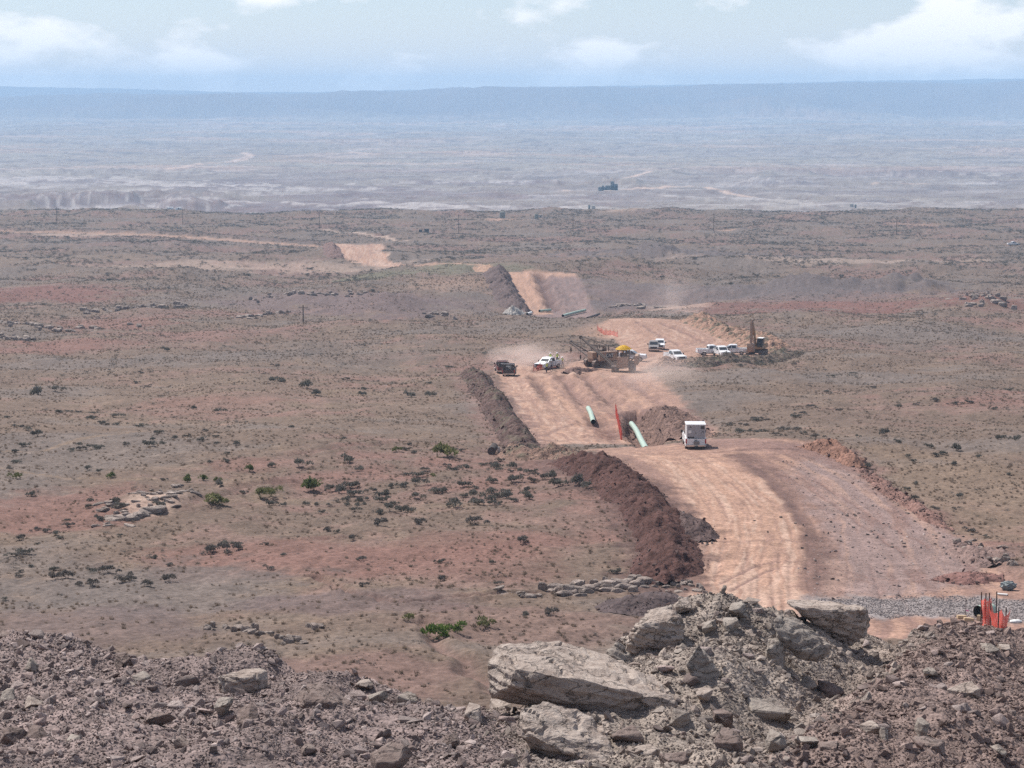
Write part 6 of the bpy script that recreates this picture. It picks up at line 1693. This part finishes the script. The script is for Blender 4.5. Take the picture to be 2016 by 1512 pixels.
pipe("long green pipe at the foot of the far graded slope", [gpt(1108, 626, .6), gpt(1130, 620, .6), gpt(1152, 615, .6)], .4)
pipe("thin brown pipe right of the long far pipe", [gpt(1156, 628, .3), gpt(1180, 621, .3)], .3, 'steel')
pipe("white pipe stub at the far left of the graded slope's foot", [gpt(1038, 623, .4), gpt(1046, 620, .4)], .35, 'whitep')
pipe("pale green pipe end behind the fence on the gravel pad", [gpt(1925, 1217, .40), gpt(1952, 1213, .40)], .40)
pipe("white plastic pipe lying at the edge of the gravel pad", [gpt(1964, 1174, .08), gpt(1984, 1176, .08)], .07, 'whitep')
for i, (px, py, a, lab) in enumerate([(1893, 1219, .3, "timber skid lying on the gravel near the survey stake"), (1927, 1222, 1.2, "timber block standing against the green pipe end"), (1907, 1223, .1, "short timber skid beside the longer one")]):
    p = gpt(px, py, .10); o = part("timber_skid", box(B(), (0, 0, 0), (.62 if i != 1 else .25, .22, .22 if i != 1 else .5), .015), M['timber'], None, loc=p); o.rotation_euler = (0, .1, a); o["label"] = lab; o["category"] = "timber"
t = thing("survey_stake", "thin survey stake with pink ribbon on the gravel pad", "stake", gpt(1901, 1216, 0))
part("stake", box(B(), (0, 0, .6), (.035, .02, 1.2)), M['wood'], t); part("ribbon", box(B(), (.10, 0, .42), (.2, .01, .07), 0, (1, 1), Euler((0, .3, 0)).to_matrix()), M['pink'], t)
p = gpt(1985, 1164, .3); bm = B(); bmesh.ops.create_icosphere(bm, subdivisions=4, radius=1)
for v in bm.verts:
    n_ = mnoise.fractal(v.co * 2.2, 1, 2, 4); v.co = Vector((v.co.x * .52, v.co.y * .36, v.co.z * .32)) * (1 + .28 * n_)
part_o = link("tarp_bundle", bm_obj_mesh(bm, "tarp_bundle", M['tarp']), None, p, label="crumpled blue grey tarp bundle at the right edge by the dirt heap", category="bundle")
p = gpt(2000, 1226, .08); bm = B(); bmesh.ops.create_icosphere(bm, subdivisions=3, radius=1)
for v in bm.verts: v.co = Vector((v.co.x * .38, v.co.y * .22, v.co.z * .13)) * (1 + .2 * mnoise.noise(v.co * 2))
link("sandbag", bm_obj_mesh(bm, "sandbag", M['whitep'], True), None, p, label="white sandbag lying right of the red fence", category="sandbag")
# culvert
p = gpt(975, 889, 0); t = thing("culvert", "culvert mouth with a grey marker post below the hill berm", "culvert", p)
bm = B(); cyl(bm, (-.35, -.3, .35), (-.1, 2.2, .40), .38, seg=16, caps=False); part("pipe_mouth", bm, M['inside'], t)
bm = B(); cyl(bm, (-.35, -.32, .35), (-.35, -.28, .35), .42, seg=16); part("pipe_rim", bm, M['dark'], t)
part("marker_post", box(B(), (.35, -.3, .38), (.22, .14, .80), .02), M['concrete'], t); part("footing", box(B(), (.62, -.35, .05), (.4, .3, .12), .02), M['concrete'], t)

# ---------------------------------------------------------------- far poles, tanks, plant
def pole(label, px, py_base, h):
    p = spot(px, py_base); t = thing("utility_pole", label, "pole", p, 0, "utility poles")
    part("shaft", cyl(B(), (0, 0, -.5), (0, 0, h), .19, .13, 10), M['wood'], t)
    part("crossarm", box(B(), (0, .12, h - .7), (2.2, .12, .14)), M['wood'], t)
    for x in (-1, 0, 1):
        part("insulator", cyl(B(), (x, .12, h - .62), (x, .12, h - .38), .06, seg=6), M['cream'], t)
for px, py, h, lab in [(112, 441, 10, "utility pole above the cut road at the far left"), (360, 443, 9.5, "second utility pole from the left on the far mesa"), (629, 451, 10, "utility pole above the most distant graded cut"),
                       (903, 461, 11, "tallest utility pole, left of the green tank"), (1128, 458, 10, "utility pole right of the tanks above the dust plume"), (1405, 457, 10, "utility pole standing in a pale bare patch"), (1765, 462, 9.5, "faint utility pole on the right of the mesa"),
                       (597, 632, 4.6, "short wooden pole below the mauve hillside")]:
    pole(lab, px, py, h)
def tank(label, px, py, r, h, mat, cat="tank"):
    p = spot(px, py); t = thing("storage_tank", label, cat, p, 0, "oil field tanks")
    bm = B(); cyl(bm, (0, 0, -.3), (0, 0, h), r, seg=24); sh = part("shell", bm, M[mat], t)
    part("roof", cyl(B(), (0, 0, h), (0, 0, h + .12 * r), r * 1.02, r * .1, 24), M[mat], t)
    bm = B(); bar(bm, (r + .1, -.25, 0), (r + .1, -.25, h), .06); bar(bm, (r + .1, .25, 0), (r + .1, .25, h), .06); part("ladder", bm, M['steel'], t)
tank("green storage tank on the pale well pad", 989, 431, 1.7, 4.4, 'tank'); tank("small dark tank at the right end of the well pad", 1056, 432, 1.2, 3.0, 'tank')
tank("cream tank at the edge of the far mesa", 1168, 414, 1.9, 4.2, 'cream'); tank("grey tank beside the cream one at the mesa edge", 1160, 414, 1.1, 4.4, 'tank')
tank("cream tank on the right of the mesa edge", 1676, 411, 2.0, 4.0, 'cream'); tank("small tank right of the cream one on the mesa edge", 1684, 411, 1.0, 3.6, 'tank')
for px, py, w, h, m, lab in [(840, 457, 2.4, 2.2, 'plant', "dark square shed on the mesa below the tallest pole"), (828, 457, 1.6, 1.4, 'plant', "smaller dark shed left of the square one"), (1064, 431, 2.0, 1.6, 'cream', "pale equipment skid beside the small dark tank"),
                             (335, 414, 6, 2.6, 'whitep', "white trailer on the far mesa edge at the left"), (352, 414, 5, 2.4, 'whitep', "second white trailer on the far mesa edge")]:
    t = thing("site_shed", lab, "shed", spot(px, py), 10)
    part("wall", box(B(), (0, 0, h / 2), (w, w * .7, h), .03), M[m], t); part("roof", box(B(), (0, 0, h + .08), (w * 1.06, w * .76, .16), .02), M[m], t); part("door", box(B(), (w * .1, -w * .352, h * .42), (w * .2, .03, h * .75)), M['black'], t)
p = gp(1198, 374); p[2] = float(ground_z(p[0], p[1])); t = thing("drilling_plant", "dark drilling plant standing out on the distant plain", "plant", p); k = p[1] / F
for nm, x0, x1, y0, y1 in [("tank_row", -20, -2, 8, 0), ("hall", -6, 18, 11, 0), ("tower", 4, 11, 19, 0), ("annexe", 8, 18, 14, 0), ("silo", -13, -9, 11, 0)]:
    part(nm, box(B(), ((x0 + x1) / 2 * k, 0, (y0) / 2 * k), ((x1 - x0) * k, 8, y0 * k), .2), M['plant'], t)

# ---------------------------------------------------------------- dust
def dust(label, px, py, D, size, density, seed):
    bm = B(); bmesh.ops.create_uvsphere(bm, u_segments=24, v_segments=14, radius=1)
    me = bpy.data.meshes.new("dust"); bm.to_mesh(me); bm.free()
    o = link("dust", me, None, at(px, py, D), kind="stuff", label=label, category="dust"); o.scale = size
    m = bpy.data.materials.new("dust_cloud"); m.use_nodes = True; nt = m.node_tree; nt.nodes.clear()
    out = nt.nodes.new("ShaderNodeOutputMaterial"); pv = nt.nodes.new("ShaderNodeVolumePrincipled"); pv.inputs["Color"].default_value = (.93, .78, .70, 1)
    tcn = nt.nodes.new("ShaderNodeTexCoord"); ln = nt.nodes.new("ShaderNodeVectorMath"); ln.operation = 'LENGTH'; nt.links.new(tcn.outputs["Object"], ln.inputs[0])
    fall = N(nt, "ShaderNodeMapRange"); fall.inputs[1].default_value = .15; fall.inputs[2].default_value = 1.0; fall.inputs[3].default_value = 1; fall.inputs[4].default_value = 0; nt.links.new(ln.outputs["Value"], fall.inputs[0])
    nz = N(nt, "ShaderNodeTexNoise", Scale=1.7, Detail=3.0); mp = N(nt, "ShaderNodeMapping"); mp.inputs["Location"].default_value = (seed, seed * 2, 0); nt.links.new(tcn.outputs["Object"], mp.inputs[0]); nt.links.new(mp.outputs[0], nz.inputs["Vector"])
    th = N(nt, "ShaderNodeMapRange"); th.inputs[1].default_value = .38; th.inputs[2].default_value = .7; nt.links.new(nz.outputs[0], th.inputs[0])
    m1 = N(nt, "ShaderNodeMath", operation='MULTIPLY'); m2 = N(nt, "ShaderNodeMath", operation='MULTIPLY'); m2.inputs[1].default_value = density
    nt.links.new(fall.outputs[0], m1.inputs[0]); nt.links.new(th.outputs[0], m1.inputs[1]); nt.links.new(m1.outputs[0], m2.inputs[0]); nt.links.new(m2.outputs[0], pv.inputs["Density"]); nt.links.new(pv.outputs[0], out.inputs["Volume"])
    me.materials.append(m)
dust("plume of pale dust drifting up behind the graded loop", 1330, 588, 560, (8, 12, 9), .035, 1)
dust("dust trailing behind the two work trucks", 1045, 708, 372, (9, 14, 3.4), .17, 4)
dust("thin dust hanging right of the umbrella tractor", 1290, 760, 330, (10, 26, 5), .07, 7)
